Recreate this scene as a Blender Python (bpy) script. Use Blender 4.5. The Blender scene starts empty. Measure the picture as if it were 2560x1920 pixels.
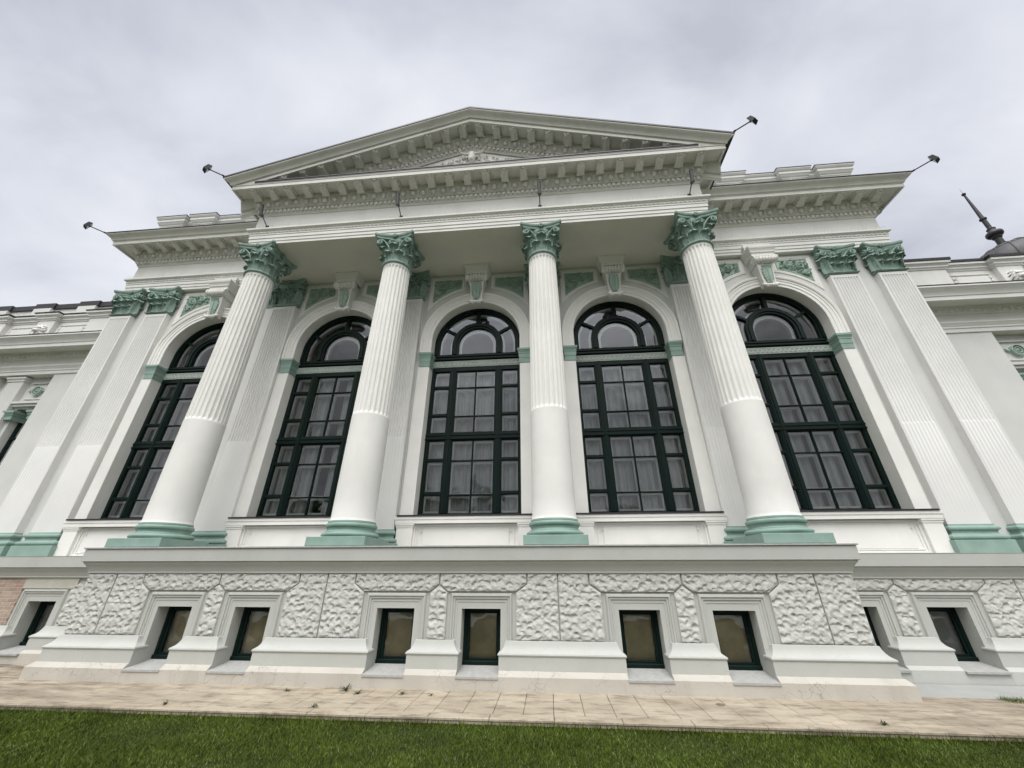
import bpy, bmesh, math, random
import numpy as np
from mathutils import Vector, Matrix
R = math.radians
PI = math.pi
random.seed(7)
rng = np.random.default_rng(5)
sc = bpy.context.scene

# ------------------------------------------------------------------ camera
PITCH, ROLL, YAW, F_PX = 0.4594, 0.0001, -0.0877, 953.0
CAM = Vector((1.8687, -7.733, 1.565))
cy_, sy_, cp_, sp_ = math.cos(YAW), math.sin(YAW), math.cos(PITCH), math.sin(PITCH)
fwd = Vector((sy_*cp_, cy_*cp_, sp_)); rgt = Vector((cy_, -sy_, 0)); up = rgt.cross(fwd)
cam_data = bpy.data.cameras.new('camera'); cam = bpy.data.objects.new('camera', cam_data)
sc.collection.objects.link(cam)
M = Matrix((rgt, up, -fwd)).transposed().to_4x4(); M.translation = CAM
cam.matrix_world = M
cam_data.sensor_fit = 'HORIZONTAL'; cam_data.sensor_width = 36.0
cam_data.lens = 36.0*F_PX/2560.0
cam_data.clip_start = 0.05; cam_data.clip_end = 3000
sc.camera = cam

# ------------------------------------------------------------------ sky and sun
SUN_EL, SUN_AZ = R(62), R(188)      # azimuth clockwise from +Y: behind the camera, a little to the left
GLOW = 5.0          # how much brighter the cloud is around the hidden sun
world = bpy.data.worlds.new('World'); sc.world = world; world.use_nodes = True
nt = world.node_tree; N = nt.nodes; L = nt.links
N.clear()
def nd(t, **k):
    n = N.new(t)
    for a, b in k.items(): setattr(n, a, b)
    return n
out = nd('ShaderNodeOutputWorld'); bg = nd('ShaderNodeBackground'); L.new(bg.outputs[0], out.inputs[0])
tc = nd('ShaderNodeTexCoord'); sep = nd('ShaderNodeSeparateXYZ'); L.new(tc.outputs['Generated'], sep.inputs[0])
def mth(op, a, b=None, c=None):
    m = nd('ShaderNodeMath', operation=op)
    for i, v in enumerate((a, b, c)):
        if v is None: continue
        if isinstance(v, (int, float)): m.inputs[i].default_value = v
        else: L.new(v, m.inputs[i])
    return m.outputs[0]
zz = mth('ADD', mth('MAXIMUM', sep.outputs['Z'], 0.0), 0.35)
comb = nd('ShaderNodeCombineXYZ')
L.new(mth('DIVIDE', sep.outputs['X'], zz), comb.inputs[0]); L.new(mth('DIVIDE', sep.outputs['Y'], zz), comb.inputs[1])
def noise(scale, detail, rough, off=(0, 0, 0), dist=0.0, sx=1, sy=1):
    mp = nd('ShaderNodeMapping'); L.new(comb.outputs[0], mp.inputs['Vector']); mp.inputs['Location'].default_value = off
    mp.inputs['Scale'].default_value = (sx, sy, 1)
    n = nd('ShaderNodeTexNoise'); L.new(mp.outputs[0], n.inputs['Vector'])
    n.inputs['Scale'].default_value = scale; n.inputs['Detail'].default_value = detail
    n.inputs['Roughness'].default_value = rough; n.inputs['Distortion'].default_value = dist
    return n.outputs['Fac']
n1 = noise(1.0, 3, .5, (4.6, 1.2, 0), .4, 1, 1.3); n2 = noise(2.9, 5, .55, (9.1, 3.3, 0), .3, 1, 1.4)
cl = mth('ADD', mth('MULTIPLY', n1, .72), mth('MULTIPLY', n2, .38))
ramp = nd('ShaderNodeValToRGB'); L.new(cl, ramp.inputs[0])
e = ramp.color_ramp.elements
e[0].position = .43; e[0].color = (.53, .55, .63, 1)
e[1].position = .66; e[1].color = (.84, .86, .91, 1)
m_ = ramp.color_ramp.elements.new(.54); m_.color = (.69, .715, .79, 1)
sky = nd('ShaderNodeTexSky', sky_type='NISHITA'); sky.sun_disc = False
sky.sun_elevation = SUN_EL; sky.sun_rotation = SUN_AZ
skm = nd('ShaderNodeMixRGB', blend_type='ADD'); skm.inputs[0].default_value = .006
L.new(ramp.outputs[0], skm.inputs[1]); L.new(sky.outputs[0], skm.inputs[2])
# the cloud is far brighter on the side of the hidden sun (behind the camera)
mr = nd('ShaderNodeMapRange', interpolation_type='SMOOTHSTEP'); 
dotp = mth('ADD', mth('MULTIPLY', sep.outputs['Y'], -math.cos(R(62))), mth('MULTIPLY', sep.outputs['Z'], math.sin(R(62))))
L.new(dotp, mr.inputs['Value'])
mr.inputs['From Min'].default_value = .70; mr.inputs['From Max'].default_value = 1.0
mr.inputs['To Min'].default_value = 1.0; mr.inputs['To Max'].default_value = GLOW
wm = nd('ShaderNodeMapRange'); L.new(sep.outputs['Y'], wm.inputs['Value'])
wm.inputs['From Min'].default_value = .1; wm.inputs['From Max'].default_value = -.5
tint = nd('ShaderNodeMixRGB', blend_type='MULTIPLY'); L.new(wm.outputs[0], tint.inputs[0]); tint.inputs[2].default_value = (1.035, 1.0, .925, 1)
L.new(skm.outputs[0], tint.inputs[1])
L.new(tint.outputs[0], bg.inputs['Color']); L.new(mr.outputs[0], bg.inputs['Strength'])

sun_d = bpy.data.lights.new('sun', 'SUN'); sun = bpy.data.objects.new('sun', sun_d); sc.collection.objects.link(sun)
sun_d.energy = 1.5; sun_d.angle = R(35); sun_d.color = (1.0, .97, .93)
sd = Vector((math.sin(SUN_AZ)*math.cos(SUN_EL), math.cos(SUN_AZ)*math.cos(SUN_EL), math.sin(SUN_EL)))
sun.rotation_euler = sd.to_track_quat('Z', 'Y').to_euler()
sc.view_settings.view_transform = 'Standard'; sc.view_settings.look = 'None'
sc.view_settings.exposure = 0.0; sc.view_settings.gamma = 1.0
sc.cycles.max_bounces = 6

# ------------------------------------------------------------------ helpers
COL = sc.collection
class MB:
    def __init__(s): s.v = []; s.f = []
    def add(s, vs, fs):
        o = len(s.v); s.v += [tuple(p) for p in vs]; s.f += [tuple(i+o for i in f) for f in fs]
    def box(s, x0, x1, y0, y1, z0, z1):
        if x0 > x1: x0, x1 = x1, x0
        if y0 > y1: y0, y1 = y1, y0
        if z0 > z1: z0, z1 = z1, z0
        s.add([(x0,y0,z0),(x1,y0,z0),(x1,y1,z0),(x0,y1,z0),(x0,y0,z1),(x1,y0,z1),(x1,y1,z1),(x0,y1,z1)],
              [(0,3,2,1),(4,5,6,7),(0,1,5,4),(1,2,6,5),(2,3,7,6),(3,0,4,7)])
    def bbox(s, x0, x1, y0, y1, z0, z1, b=.01):
        """box with bevelled vertical and horizontal edges at its front (-Y) side"""
        if x0 > x1: x0, x1 = x1, x0
        s.add([(x0,y1,z0),(x1,y1,z0),(x1,y1,z1),(x0,y1,z1),
               (x0,y0+b,z0),(x1,y0+b,z0),(x1,y0+b,z1),(x0,y0+b,z1),
               (x0+b,y0,z0+b),(x1-b,y0,z0+b),(x1-b,y0,z1-b),(x0+b,y0,z1-b)],
              [(8,9,10,11),(4,5,9,8),(5,6,10,9),(6,7,11,10),(7,4,8,11),(0,1,5,4),(1,2,6,5),(2,3,7,6),(3,0,4,7),(0,3,2,1)])
    def sweep(s, prof, path, caps=True):
        """prof: (outward offset, z) from bottom to top; path: xy points, outward side on the right of travel"""
        n = len(path); P = [Vector(p) for p in path]; rings = []
        for i in range(n):
            d0 = (P[i]-P[i-1]).normalized() if i > 0 else (P[1]-P[0]).normalized()
            d1 = (P[i+1]-P[i]).normalized() if i < n-1 else d0
            a = Vector((d0.y, -d0.x)); b = Vector((d1.y, -d1.x))
            m = (a+b); m = m/m.length; m = m/max(.2, m.dot(a))
            rings.append([(P[i].x+m.x*o, P[i].y+m.y*o, z) for o, z in prof])
        k = len(prof); vs = [p for r in rings for p in r]; fs = []
        for i in range(n-1):
            for j in range(k-1):
                fs.append((i*k+j, (i+1)*k+j, (i+1)*k+j+1, i*k+j+1))
        if caps:
            fs.append(tuple(range(k))[::-1]); fs.append(tuple((n-1)*k+j for j in range(k)))
        s.add(vs, fs)
    def prism(s, poly, y0, y1):
        """poly in (x,z); front at y0"""
        n = len(poly)
        s.add([(x,y0,z) for x,z in poly]+[(x,y1,z) for x,z in poly],
              [tuple(range(n)), tuple(range(n,2*n))[::-1]]+[(i,i+n,(i+1)%n+n,(i+1)%n) for i in range(n)])
    def lathe(s, prof, seg=32, c=(0,0), a0=0, a1=2*PI, caps=True):
        vs = []; k = len(prof); full = abs(a1-a0-2*PI) < 1e-6; n = seg if full else seg+1
        for i in range(n):
            a = a0+(a1-a0)*i/seg
            for r, z in prof: vs.append((c[0]+r*math.cos(a), c[1]+r*math.sin(a), z))
        fs = []
        for i in range(seg):
            i2 = (i+1) % n if full else i+1
            for j in range(k-1): fs.append((i*k+j, i2*k+j, i2*k+j+1, i*k+j+1))
        if caps and full:
            fs.append(tuple(i*k for i in range(n))[::-1]); fs.append(tuple(i*k+k-1 for i in range(n)))
        s.add(vs, fs)
    def tube(s, pts, r, seg=8, caps=True, flat=1.0):
        P = [Vector(p) for p in pts]; n = len(P); rr = r if isinstance(r, (list, tuple)) else [r]*n
        vs = []; prev = None
        for i in range(n):
            d = (P[min(i+1,n-1)]-P[max(i-1,0)]).normalized()
            if prev is None:
                u = d.orthogonal().normalized()
            else:
                u = (prev-d*prev.dot(d)).normalized()
            prev = u; w = d.cross(u)
            for j in range(seg):
                a = 2*PI*j/seg; vs.append(P[i]+(u*math.cos(a)*flat+w*math.sin(a))*rr[i])
        fs = [(i*seg+j, i*seg+(j+1)%seg, (i+1)*seg+(j+1)%seg, (i+1)*seg+j) for i in range(n-1) for j in range(seg)]
        if caps: fs += [tuple(range(seg))[::-1], tuple((n-1)*seg+j for j in range(seg))]
        s.add(vs, fs)
    def ball(s, c, rx, ry=None, rz=None, n=6, m=8):
        ry = ry or rx; rz = rz or rx; vs = []
        for i in range(1, n):
            t = PI*i/n
            for j in range(m):
                a = 2*PI*j/m; vs.append((c[0]+rx*math.sin(t)*math.cos(a), c[1]+ry*math.sin(t)*math.sin(a), c[2]+rz*math.cos(t)))
        vs += [(c[0],c[1],c[2]+rz), (c[0],c[1],c[2]-rz)]; T = len(vs)-2
        fs = [(i*m+j, (i+1)*m+j, (i+1)*m+(j+1)%m, i*m+(j+1)%m) for i in range(n-2) for j in range(m)]
        fs += [(T, j, (j+1)%m) for j in range(m)]+[(T+1, (n-2)*m+(j+1)%m, (n-2)*m+j) for j in range(m)]
        s.add(vs, fs)
    def ring(s, c, y0, y1, r0, r1, a0, a1, seg=32, stilt=0.0):
        """arch band in the XZ plane, centre c=(x,z); angles; optional straight legs down by stilt"""
        pts = []
        if stilt: pts.append((math.cos(a0), 0, -stilt))
        for i in range(seg+1):
            a = a0+(a1-a0)*i/seg; pts.append((math.cos(a), math.sin(a), 0))
        if stilt: pts.append((math.cos(a1), 0, -stilt))
        vs = []
        for cx, sz, dz in pts:
            for r, y in ((r0,y0),(r1,y0),(r1,y1),(r0,y1)): vs.append((c[0]+cx*r, y, c[1]+sz*r+dz))
        n = len(pts)
        fs = [(i*4+j, i*4+(j+1)%4, (i+1)*4+(j+1)%4, (i+1)*4+j) for i in range(n-1) for j in range(4)]
        fs += [(3,2,1,0), ((n-1)*4,(n-1)*4+1,(n-1)*4+2,(n-1)*4+3)]
        s.add(vs, fs)
    def archsweep(s, c, prof, stilt=0.0, seg=40):
        """prof: (radius, y)"""
        pts = [(1,0,-stilt)]+[(math.cos(PI*i/seg), math.sin(PI*i/seg), 0) for i in range(seg+1)]+[(-1,0,-stilt)]
        k = len(prof); vs = [(c[0]+a*r, y, c[1]+b*r+dz) for a,b,dz in pts for r,y in prof]
        n = len(pts)
        fs = [(i*k+j, (i+1)*k+j, (i+1)*k+j+1, i*k+j+1) for i in range(n-1) for j in range(k-1)]
        s.add(vs, fs)
    def grid(s, fn, nu, nv):
        vs = [fn(i/nu, j/nv) for i in range(nu+1) for j in range(nv+1)]
        s.add(vs, [(i*(nv+1)+j, (i+1)*(nv+1)+j, (i+1)*(nv+1)+j+1, i*(nv+1)+j+1) for i in range(nu) for j in range(nv)])
    def build(s, name, m, parent=None, smooth=False, loc=None, sharp=35, fix=True):
        me = bpy.data.meshes.new(name); me.from_pydata(s.v, [], s.f)
        if fix:
            b = bmesh.new(); b.from_mesh(me); bmesh.ops.recalc_face_normals(b, faces=b.faces); b.to_mesh(me); b.free()
        me.materials.append(m)
        if smooth:
            me.polygons.foreach_set('use_smooth', [True]*len(me.polygons)); me.set_sharp_from_angle(angle=R(sharp))
        o = bpy.data.objects.new(name, me); COL.objects.link(o)
        if parent: o.parent = parent
        if loc: o.location = loc
        return o
def empty(name, loc=(0,0,0)):
    o = bpy.data.objects.new(name, None); COL.objects.link(o); o.location = loc; o.empty_display_size = .3
    return o
def tag(o, label, cat, group=None):
    o['label'] = label; o['category'] = cat
    if group: o['group'] = group
    return o
def struct(o, kind='structure'): o['kind'] = kind; return o
def copy_part(o, parent, loc):
    c = o.copy(); COL.objects.link(c); c.parent = parent; c.location = loc
    for ch in o.children:
        d = ch.copy(); COL.objects.link(d); d.parent = c
    return c

# ------------------------------------------------------------------ materials
def mat(name, col, rough=.8, bump=.0, bscale=60, var=0.0, vscale=1.5, spec=.3, metal=0.0, dirt=None, dscale=.8, damt=.3, coord='Object', bdist=.004, crack=0):
    m = bpy.data.materials.new(name); m.use_nodes = True; t = m.node_tree; n = t.nodes; l = t.links
    b = n['Principled BSDF']; b.inputs['Roughness'].default_value = rough
    b.inputs['Specular IOR Level'].default_value = spec; b.inputs['Metallic'].default_value = metal
    b.inputs['Base Color'].default_value = (*col, 1)
    g = n.new('ShaderNodeNewGeometry')
    P = g.outputs['Position']
    last = None
    if var:
        no = n.new('ShaderNodeTexNoise'); no.inputs['Scale'].default_value = vscale; no.inputs['Detail'].default_value = 6
        l.new(P, no.inputs['Vector'])
        r = n.new('ShaderNodeMapRange'); l.new(no.outputs['Fac'], r.inputs['Value'])
        r.inputs['From Min'].default_value = .3; r.inputs['From Max'].default_value = .7
        r.inputs['To Min'].default_value = 1-var; r.inputs['To Max'].default_value = 1+var*.4
        mx = n.new('ShaderNodeMixRGB'); mx.blend_type = 'MULTIPLY'; mx.inputs[0].default_value = 1
        mx.inputs[1].default_value = (*col, 1); l.new(r.outputs[0], mx.inputs[2]); last = mx.outputs[0]
    if dirt:
        mpn = n.new('ShaderNodeMapping'); l.new(P, mpn.inputs['Vector']); mpn.inputs['Scale'].default_value = (1.5, 1.5, .35)
        no = n.new('ShaderNodeTexNoise'); no.inputs['Scale'].default_value = dscale; no.inputs['Detail'].default_value = 9; no.inputs['Roughness'].default_value = .7
        l.new(mpn.outputs[0], no.inputs['Vector'])
        r = n.new('ShaderNodeMapRange'); l.new(no.outputs['Fac'], r.inputs['Value'])
        r.inputs['From Min'].default_value = .52; r.inputs['From Max'].default_value = .78
        r.inputs['To Min'].default_value = 0; r.inputs['To Max'].default_value = damt
        mx = n.new('ShaderNodeMixRGB'); l.new(r.outputs[0], mx.inputs[0])
        if last: l.new(last, mx.inputs[1])
        else: mx.inputs[1].default_value = (*col, 1)
        mx.inputs[2].default_value = (*dirt, 1); last = mx.outputs[0]
    if crack:
        mpn = n.new('ShaderNodeTexNoise'); mpn.inputs['Scale'].default_value = 5; mpn.inputs['Detail'].default_value = 4; l.new(P, mpn.inputs['Vector'])
        ad = n.new('ShaderNodeMixRGB'); ad.blend_type = 'ADD'; ad.inputs[0].default_value = .22; l.new(P, ad.inputs[1]); l.new(mpn.outputs['Color'], ad.inputs[2])
        vo = n.new('ShaderNodeTexVoronoi'); vo.feature = 'DISTANCE_TO_EDGE'; vo.inputs['Scale'].default_value = 5.5; l.new(ad.outputs[0], vo.inputs['Vector'])
        c1 = n.new('ShaderNodeMapRange'); l.new(vo.outputs['Distance'], c1.inputs['Value']); c1.inputs['From Min'].default_value = .004; c1.inputs['From Max'].default_value = .018; c1.inputs['To Min'].default_value = 1; c1.inputs['To Max'].default_value = 0
        nm = n.new('ShaderNodeTexNoise'); nm.inputs['Scale'].default_value = 1.6; l.new(P, nm.inputs['Vector'])
        c2 = n.new('ShaderNodeMapRange'); l.new(nm.outputs['Fac'], c2.inputs['Value']); c2.inputs['From Min'].default_value = .47; c2.inputs['From Max'].default_value = .60; c2.inputs['To Max'].default_value = crack
        mm = n.new('ShaderNodeMath'); mm.operation = 'MULTIPLY'; l.new(c1.outputs[0], mm.inputs[0]); l.new(c2.outputs[0], mm.inputs[1])
        mx = n.new('ShaderNodeMixRGB'); l.new(mm.outputs[0], mx.inputs[0]); l.new(last, mx.inputs[1]); mx.inputs[2].default_value = (.16,.15,.13,1); last = mx.outputs[0]
    if last: l.new(last, b.inputs['Base Color'])
    if bump:
        no = n.new('ShaderNodeTexNoise'); no.inputs['Scale'].default_value = bscale; no.inputs['Detail'].default_value = 5; no.inputs['Roughness'].default_value = .6
        l.new(P, no.inputs['Vector'])
        bu = n.new('ShaderNodeBump'); bu.inputs['Strength'].default_value = bump; bu.inputs['Distance'].default_value = bdist
        l.new(no.outputs['Fac'], bu.inputs['Height']); l.new(bu.outputs[0], b.inputs['Normal'])
    return m
WHITE = mat('white_plaster', (.80,.79,.75), .85, .45, 90, .06, 1.6, .2, dirt=(.50,.48,.43), dscale=1.1, damt=.24)
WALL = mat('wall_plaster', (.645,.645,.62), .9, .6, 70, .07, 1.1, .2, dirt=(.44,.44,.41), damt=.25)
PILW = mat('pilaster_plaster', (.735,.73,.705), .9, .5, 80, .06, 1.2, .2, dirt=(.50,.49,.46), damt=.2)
ENTW = mat('entablature_plaster', (.75,.745,.71), .88, .4, 80, .06, 1.6, .2, dirt=(.45,.43,.38), dscale=1.4, damt=.3)
SOFF = mat('cornice_plaster', (.72,.705,.66), .9, .3, 90, .06, 2.0, .2, dirt=(.30,.29,.24), dscale=1.6, damt=.35)
CEIL = mat('porch_ceiling_plaster', (.74,.72,.64), .92, .3, 60, .05, .8, .15, dirt=(.52,.50,.44), damt=.3)
GREY = mat('grey_stucco', (.48,.49,.455), .9, .8, 80, .06, 1.5, .2, dirt=(.36,.37,.33), damt=.35, crack=.12)
GREYR = mat('rusticated_stucco', (.54,.545,.51), .92, 1.0, 70, .07, 2.5, .2, dirt=(.38,.39,.35), dscale=2.5, damt=.4, bdist=.006)
BASEC = mat('base_stucco', (.50,.475,.42), .92, .8, 70, .08, 2.2, .2, dirt=(.33,.32,.26), dscale=2.0, damt=.5, crack=.55)
GREEN = mat('green_paint', (.245,.355,.305), .6, .35, 40, .12, 4.0, .4, dirt=(.42,.50,.46), dscale=5, damt=.25)
GREEN_CAP = mat('green_capital_paint', (.275,.38,.33), .6, .5, 70, .22, 9.0, .35, dirt=(.24,.36,.31), dscale=7, damt=.5)
GREEN_REL = mat('green_relief_paint', (.38,.49,.42), .7, .4, 60, .12, 6.0, .3)
BAND = mat('frieze_band_paint', (.42,.47,.43), .7, .3, 60, .08, 5.0, .3)
FRAME = mat('dark_green_frame_paint', (.003,.012,.0095), .5, .15, 25, .15, 6.0, .16)
MUNT = mat('white_casement_paint', (.90,.90,.88), .5, .1, 30)
TIN = mat('dark_sheet_metal', (.035,.034,.036), .5, .2, 20, .25, 3.0, .5, .3)
ROOF = mat('roof_sheet_metal', (.07,.07,.075), .5, .2, 10, .25, 2.0, .5, .4)
SILLM = mat('grey_stone_sill', (.40,.40,.38), .8, .4, 120, .15, 14.0, .3)
LAMPM = mat('lamp_housing_metal', (.012,.012,.014), .7, .1, 30, .1, 8.0, .5, .3)
LAMPG = mat('lamp_barrel_metal', (.07,.07,.074), .5, .1, 30, .1, 8.0, .5, .2)
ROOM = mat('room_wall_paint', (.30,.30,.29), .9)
CURT = mat('curtain_fabric', (.60,.605,.61), .9, .2, 40, .08, 3.0, .1)
BLIND = mat('basement_blind_fabric', (.58,.50,.34), .85, .3, 25, .45, 2.2, .1, dirt=(.35,.30,.2), dscale=3, damt=.5)
def glass_mat():
    m = bpy.data.materials.new('window_glass'); m.use_nodes = True; t = m.node_tree; n = t.nodes; l = t.links; n.clear()
    o = n.new('ShaderNodeOutputMaterial'); mx = n.new('ShaderNodeMixShader'); tr = n.new('ShaderNodeBsdfTransparent'); gl = n.new('ShaderNodeBsdfGlossy')
    tr.inputs[0].default_value = (.96,.98,.97,1); gl.inputs['Roughness'].default_value = .01; gl.inputs['Color'].default_value = (.93,.96,1,1)
    fr = n.new('ShaderNodeFresnel'); fr.inputs['IOR'].default_value = 1.75
    g = n.new('ShaderNodeNewGeometry'); no = n.new('ShaderNodeTexNoise'); no.inputs['Scale'].default_value = 3.0; no.inputs['Detail'].default_value = 1
    l.new(g.outputs['Position'], no.inputs['Vector']); bu = n.new('ShaderNodeBump'); bu.inputs['Distance'].default_value = .012; bu.inputs['Strength'].default_value = .5
    l.new(no.outputs['Fac'], bu.inputs['Height']); l.new(bu.outputs[0], gl.inputs['Normal'])
    l.new(fr.outputs[0], mx.inputs[0]); l.new(tr.outputs[0], mx.inputs[1]); l.new(gl.outputs[0], mx.inputs[2]); l.new(mx.outputs[0], o.inputs[0])
    return m
GLASS = glass_mat()
def brick_mat():
    m = bpy.data.materials.new('old_brick'); m.use_nodes = True; t = m.node_tree; n = t.nodes; l = t.links; b = n['Principled BSDF']
    g = n.new('ShaderNodeNewGeometry'); sp = n.new('ShaderNodeSeparateXYZ'); l.new(g.outputs['Position'], sp.inputs[0])
    no = n.new('ShaderNodeTexNoise'); no.inputs['Scale'].default_value = 6; l.new(g.outputs['Position'], no.inputs['Vector'])
    c = n.new('ShaderNodeCombineXYZ'); l.new(sp.outputs['X'], c.inputs[0])
    ad = n.new('ShaderNodeMath'); ad.operation = 'MULTIPLY_ADD'; l.new(no.outputs['Fac'], ad.inputs[0]); ad.inputs[1].default_value = .02; l.new(sp.outputs['Z'], ad.inputs[2]); l.new(ad.outputs[0], c.inputs[1])
    br = n.new('ShaderNodeTexBrick'); l.new(c.outputs[0], br.inputs['Vector']); br.inputs['Scale'].default_value = 1
    br.inputs['Brick Width'].default_value = .21; br.inputs['Row Height'].default_value = .068; br.inputs['Mortar Size'].default_value = .009; br.inputs['Mortar Smooth'].default_value = .3
    br.inputs['Color1'].default_value = (.36,.22,.165,1); br.inputs['Color2'].default_value = (.44,.36,.26,1); br.inputs['Mortar'].default_value = (.58,.46,.36,1); br.inputs['Bias'].default_value = -.1
    mx = n.new('ShaderNodeMixRGB'); mx.blend_type = 'MULTIPLY'; mx.inputs[0].default_value = .5
    n2 = n.new('ShaderNodeTexNoise'); n2.inputs['Scale'].default_value = 14; n2.inputs['Detail'].default_value = 8; l.new(g.outputs['Position'], n2.inputs['Vector'])
    l.new(br.outputs['Color'], mx.inputs[1]); l.new(n2.outputs['Fac'], mx.inputs[2])
    m3 = n.new('ShaderNodeMixRGB'); m3.blend_type = 'ADD'; m3.inputs[0].default_value = .25; l.new(mx.outputs[0], m3.inputs[1]); m3.inputs[2].default_value = (.3,.3,.3,1)
    l.new(m3.outputs[0], b.inputs['Base Color']); b.inputs['Roughness'].default_value = .95
    bu = n.new('ShaderNodeBump'); bu.inputs['Distance'].default_value = .012; bu.invert = True; l.new(br.outputs['Fac'], bu.inputs['Height']); l.new(bu.outputs[0], b.inputs['Normal'])
    return m
BRICK = brick_mat()
def paving_mat():
    m = bpy.data.materials.new('sandstone_paving'); m.use_nodes = True; t = m.node_tree; n = t.nodes; l = t.links; b = n['Principled BSDF']
    g = n.new('ShaderNodeNewGeometry'); P = g.outputs['Position']
    oi = n.new('ShaderNodeNewGeometry')
    def nz(s, d, r, sx=1, sy=1):
        mp = n.new('ShaderNodeMapping'); mp.inputs['Scale'].default_value = (sx, sy, 1); l.new(P, mp.inputs['Vector'])
        q = n.new('ShaderNodeTexNoise'); q.inputs['Scale'].default_value = s; q.inputs['Detail'].default_value = d; q.inputs['Roughness'].default_value = r
        l.new(mp.outputs[0], q.inputs['Vector']); return q.outputs['Fac']
    r1 = n.new('ShaderNodeValToRGB'); l.new(nz(1.1, 6, .65, 1, 2.0), r1.inputs[0])
    e = r1.color_ramp.elements; e[0].position = .3; e[0].color = (.34,.285,.205,1); e[1].position = .72; e[1].color = (.49,.43,.335,1)
    rnd = n.new('ShaderNodeMixRGB'); rnd.blend_type = 'MULTIPLY'; rnd.inputs[0].default_value = 1; l.new(r1.outputs[0], rnd.inputs[1])
    mr1 = n.new('ShaderNodeMapRange'); l.new(oi.outputs['Random Per Island'], mr1.inputs['Value']); mr1.inputs['To Min'].default_value = .92; mr1.inputs['To Max'].default_value = 1.04
    l.new(mr1.outputs[0], rnd.inputs[2])
    # dark damp and lichen blotches
    st = n.new('ShaderNodeMapRange'); l.new(nz(3.2, 9, .72, .7, 2.2), st.inputs['Value']); st.inputs['From Min'].default_value = .49; st.inputs['From Max'].default_value = .64; st.inputs['To Max'].default_value = .80
    mx = n.new('ShaderNodeMixRGB'); l.new(st.outputs[0], mx.inputs[0]); l.new(rnd.outputs[0], mx.inputs[1]); mx.inputs[2].default_value = (.17,.135,.10,1)
    # dark growth toward the two ends of the path
    sp = n.new('ShaderNodeSeparateXYZ'); l.new(P, sp.inputs[0]); ab = n.new('ShaderNodeMath'); ab.operation = 'ABSOLUTE'
    sh = n.new('ShaderNodeMath'); sh.operation = 'SUBTRACT'; l.new(sp.outputs['X'], sh.inputs[0]); sh.inputs[1].default_value = 1.0; l.new(sh.outputs[0], ab.inputs[0])
    me = n.new('ShaderNodeMapRange'); l.new(ab.outputs[0], me.inputs['Value']); me.inputs['From Min'].default_value = 4.0; me.inputs['From Max'].default_value = 8.5
    ml = n.new('ShaderNodeMapRange'); l.new(nz(1.6, 8, .7, .6, 2.6), ml.inputs['Value']); ml.inputs['From Min'].default_value = .42; ml.inputs['From Max'].default_value = .58
    mm = n.new('ShaderNodeMath'); mm.operation = 'MULTIPLY'; l.new(me.outputs[0], mm.inputs[0]); l.new(ml.outputs[0], mm.inputs[1])
    m2 = n.new('ShaderNodeMixRGB'); l.new(mm.outputs[0], m2.inputs[0]); l.new(mx.outputs[0], m2.inputs[1]); m2.inputs[2].default_value = (.15,.12,.09,1)
    l.new(m2.outputs[0], b.inputs['Base Color']); b.inputs['Roughness'].default_value = .8; b.inputs['Specular IOR Level'].default_value = .3
    bu = n.new('ShaderNodeBump'); bu.inputs['Distance'].default_value = .006; bu.inputs['Strength'].default_value = .7; l.new(nz(25, 6, .6), bu.inputs['Height']); l.new(bu.outputs[0], b.inputs['Normal'])
    return m
PAVE = paving_mat()
def grass_mat():
    m = bpy.data.materials.new('grass_blade'); m.use_nodes = True; t = m.node_tree; n = t.nodes; l = t.links; b = n['Principled BSDF']
    g = n.new('ShaderNodeNewGeometry')
    r = n.new('ShaderNodeValToRGB'); l.new(g.outputs['Random Per Island'], r.inputs[0])
    e = r.color_ramp.elements; e[0].color = (.028,.046,.002,1); e[1].color = (.070,.098,.010,1)
    x = r.color_ramp.elements.new(.93); x.color = (.12,.17,.025,1); y = r.color_ramp.elements.new(.985); y.color = (.30,.30,.16,1)
    no = n.new('ShaderNodeTexNoise'); no.inputs['Scale'].default_value = 1.3; no.inputs['Detail'].default_value = 5; l.new(g.outputs['Position'], no.inputs['Vector'])
    mr1 = n.new('ShaderNodeMapRange'); l.new(no.outputs['Fac'], mr1.inputs['Value']); mr1.inputs['From Min'].default_value = .3; mr1.inputs['From Max'].default_value = .7; mr1.inputs['To Min'].default_value = .65; mr1.inputs['To Max'].default_value = 1.25
    mx = n.new('ShaderNodeMixRGB'); mx.blend_type = 'MULTIPLY'; mx.inputs[0].default_value = 1; l.new(r.outputs[0], mx.inputs[1]); l.new(mr1.outputs[0], mx.inputs[2])
    l.new(mx.outputs[0], b.inputs['Base Color']); b.inputs['Roughness'].default_value = .7; b.inputs['Specular IOR Level'].default_value = .12
    return m
GRASS = grass_mat()
SOIL = mat('lawn_soil', (.030,.045,.010), .95, .8, 30, .4, 4.0)
CONC = mat('pale_concrete', (.37,.375,.355), .9, .5, 40, .1, 2.0, dirt=(.33,.34,.31), damt=.3)
LEAF = mat('tree_foliage', (.045,.075,.025), .9, .3, 4, .5, .5)
DOME = mat('dome_lead_sheet', (.09,.09,.09), .6, .3, 6, .4, 1.2, .4, .2)

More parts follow.
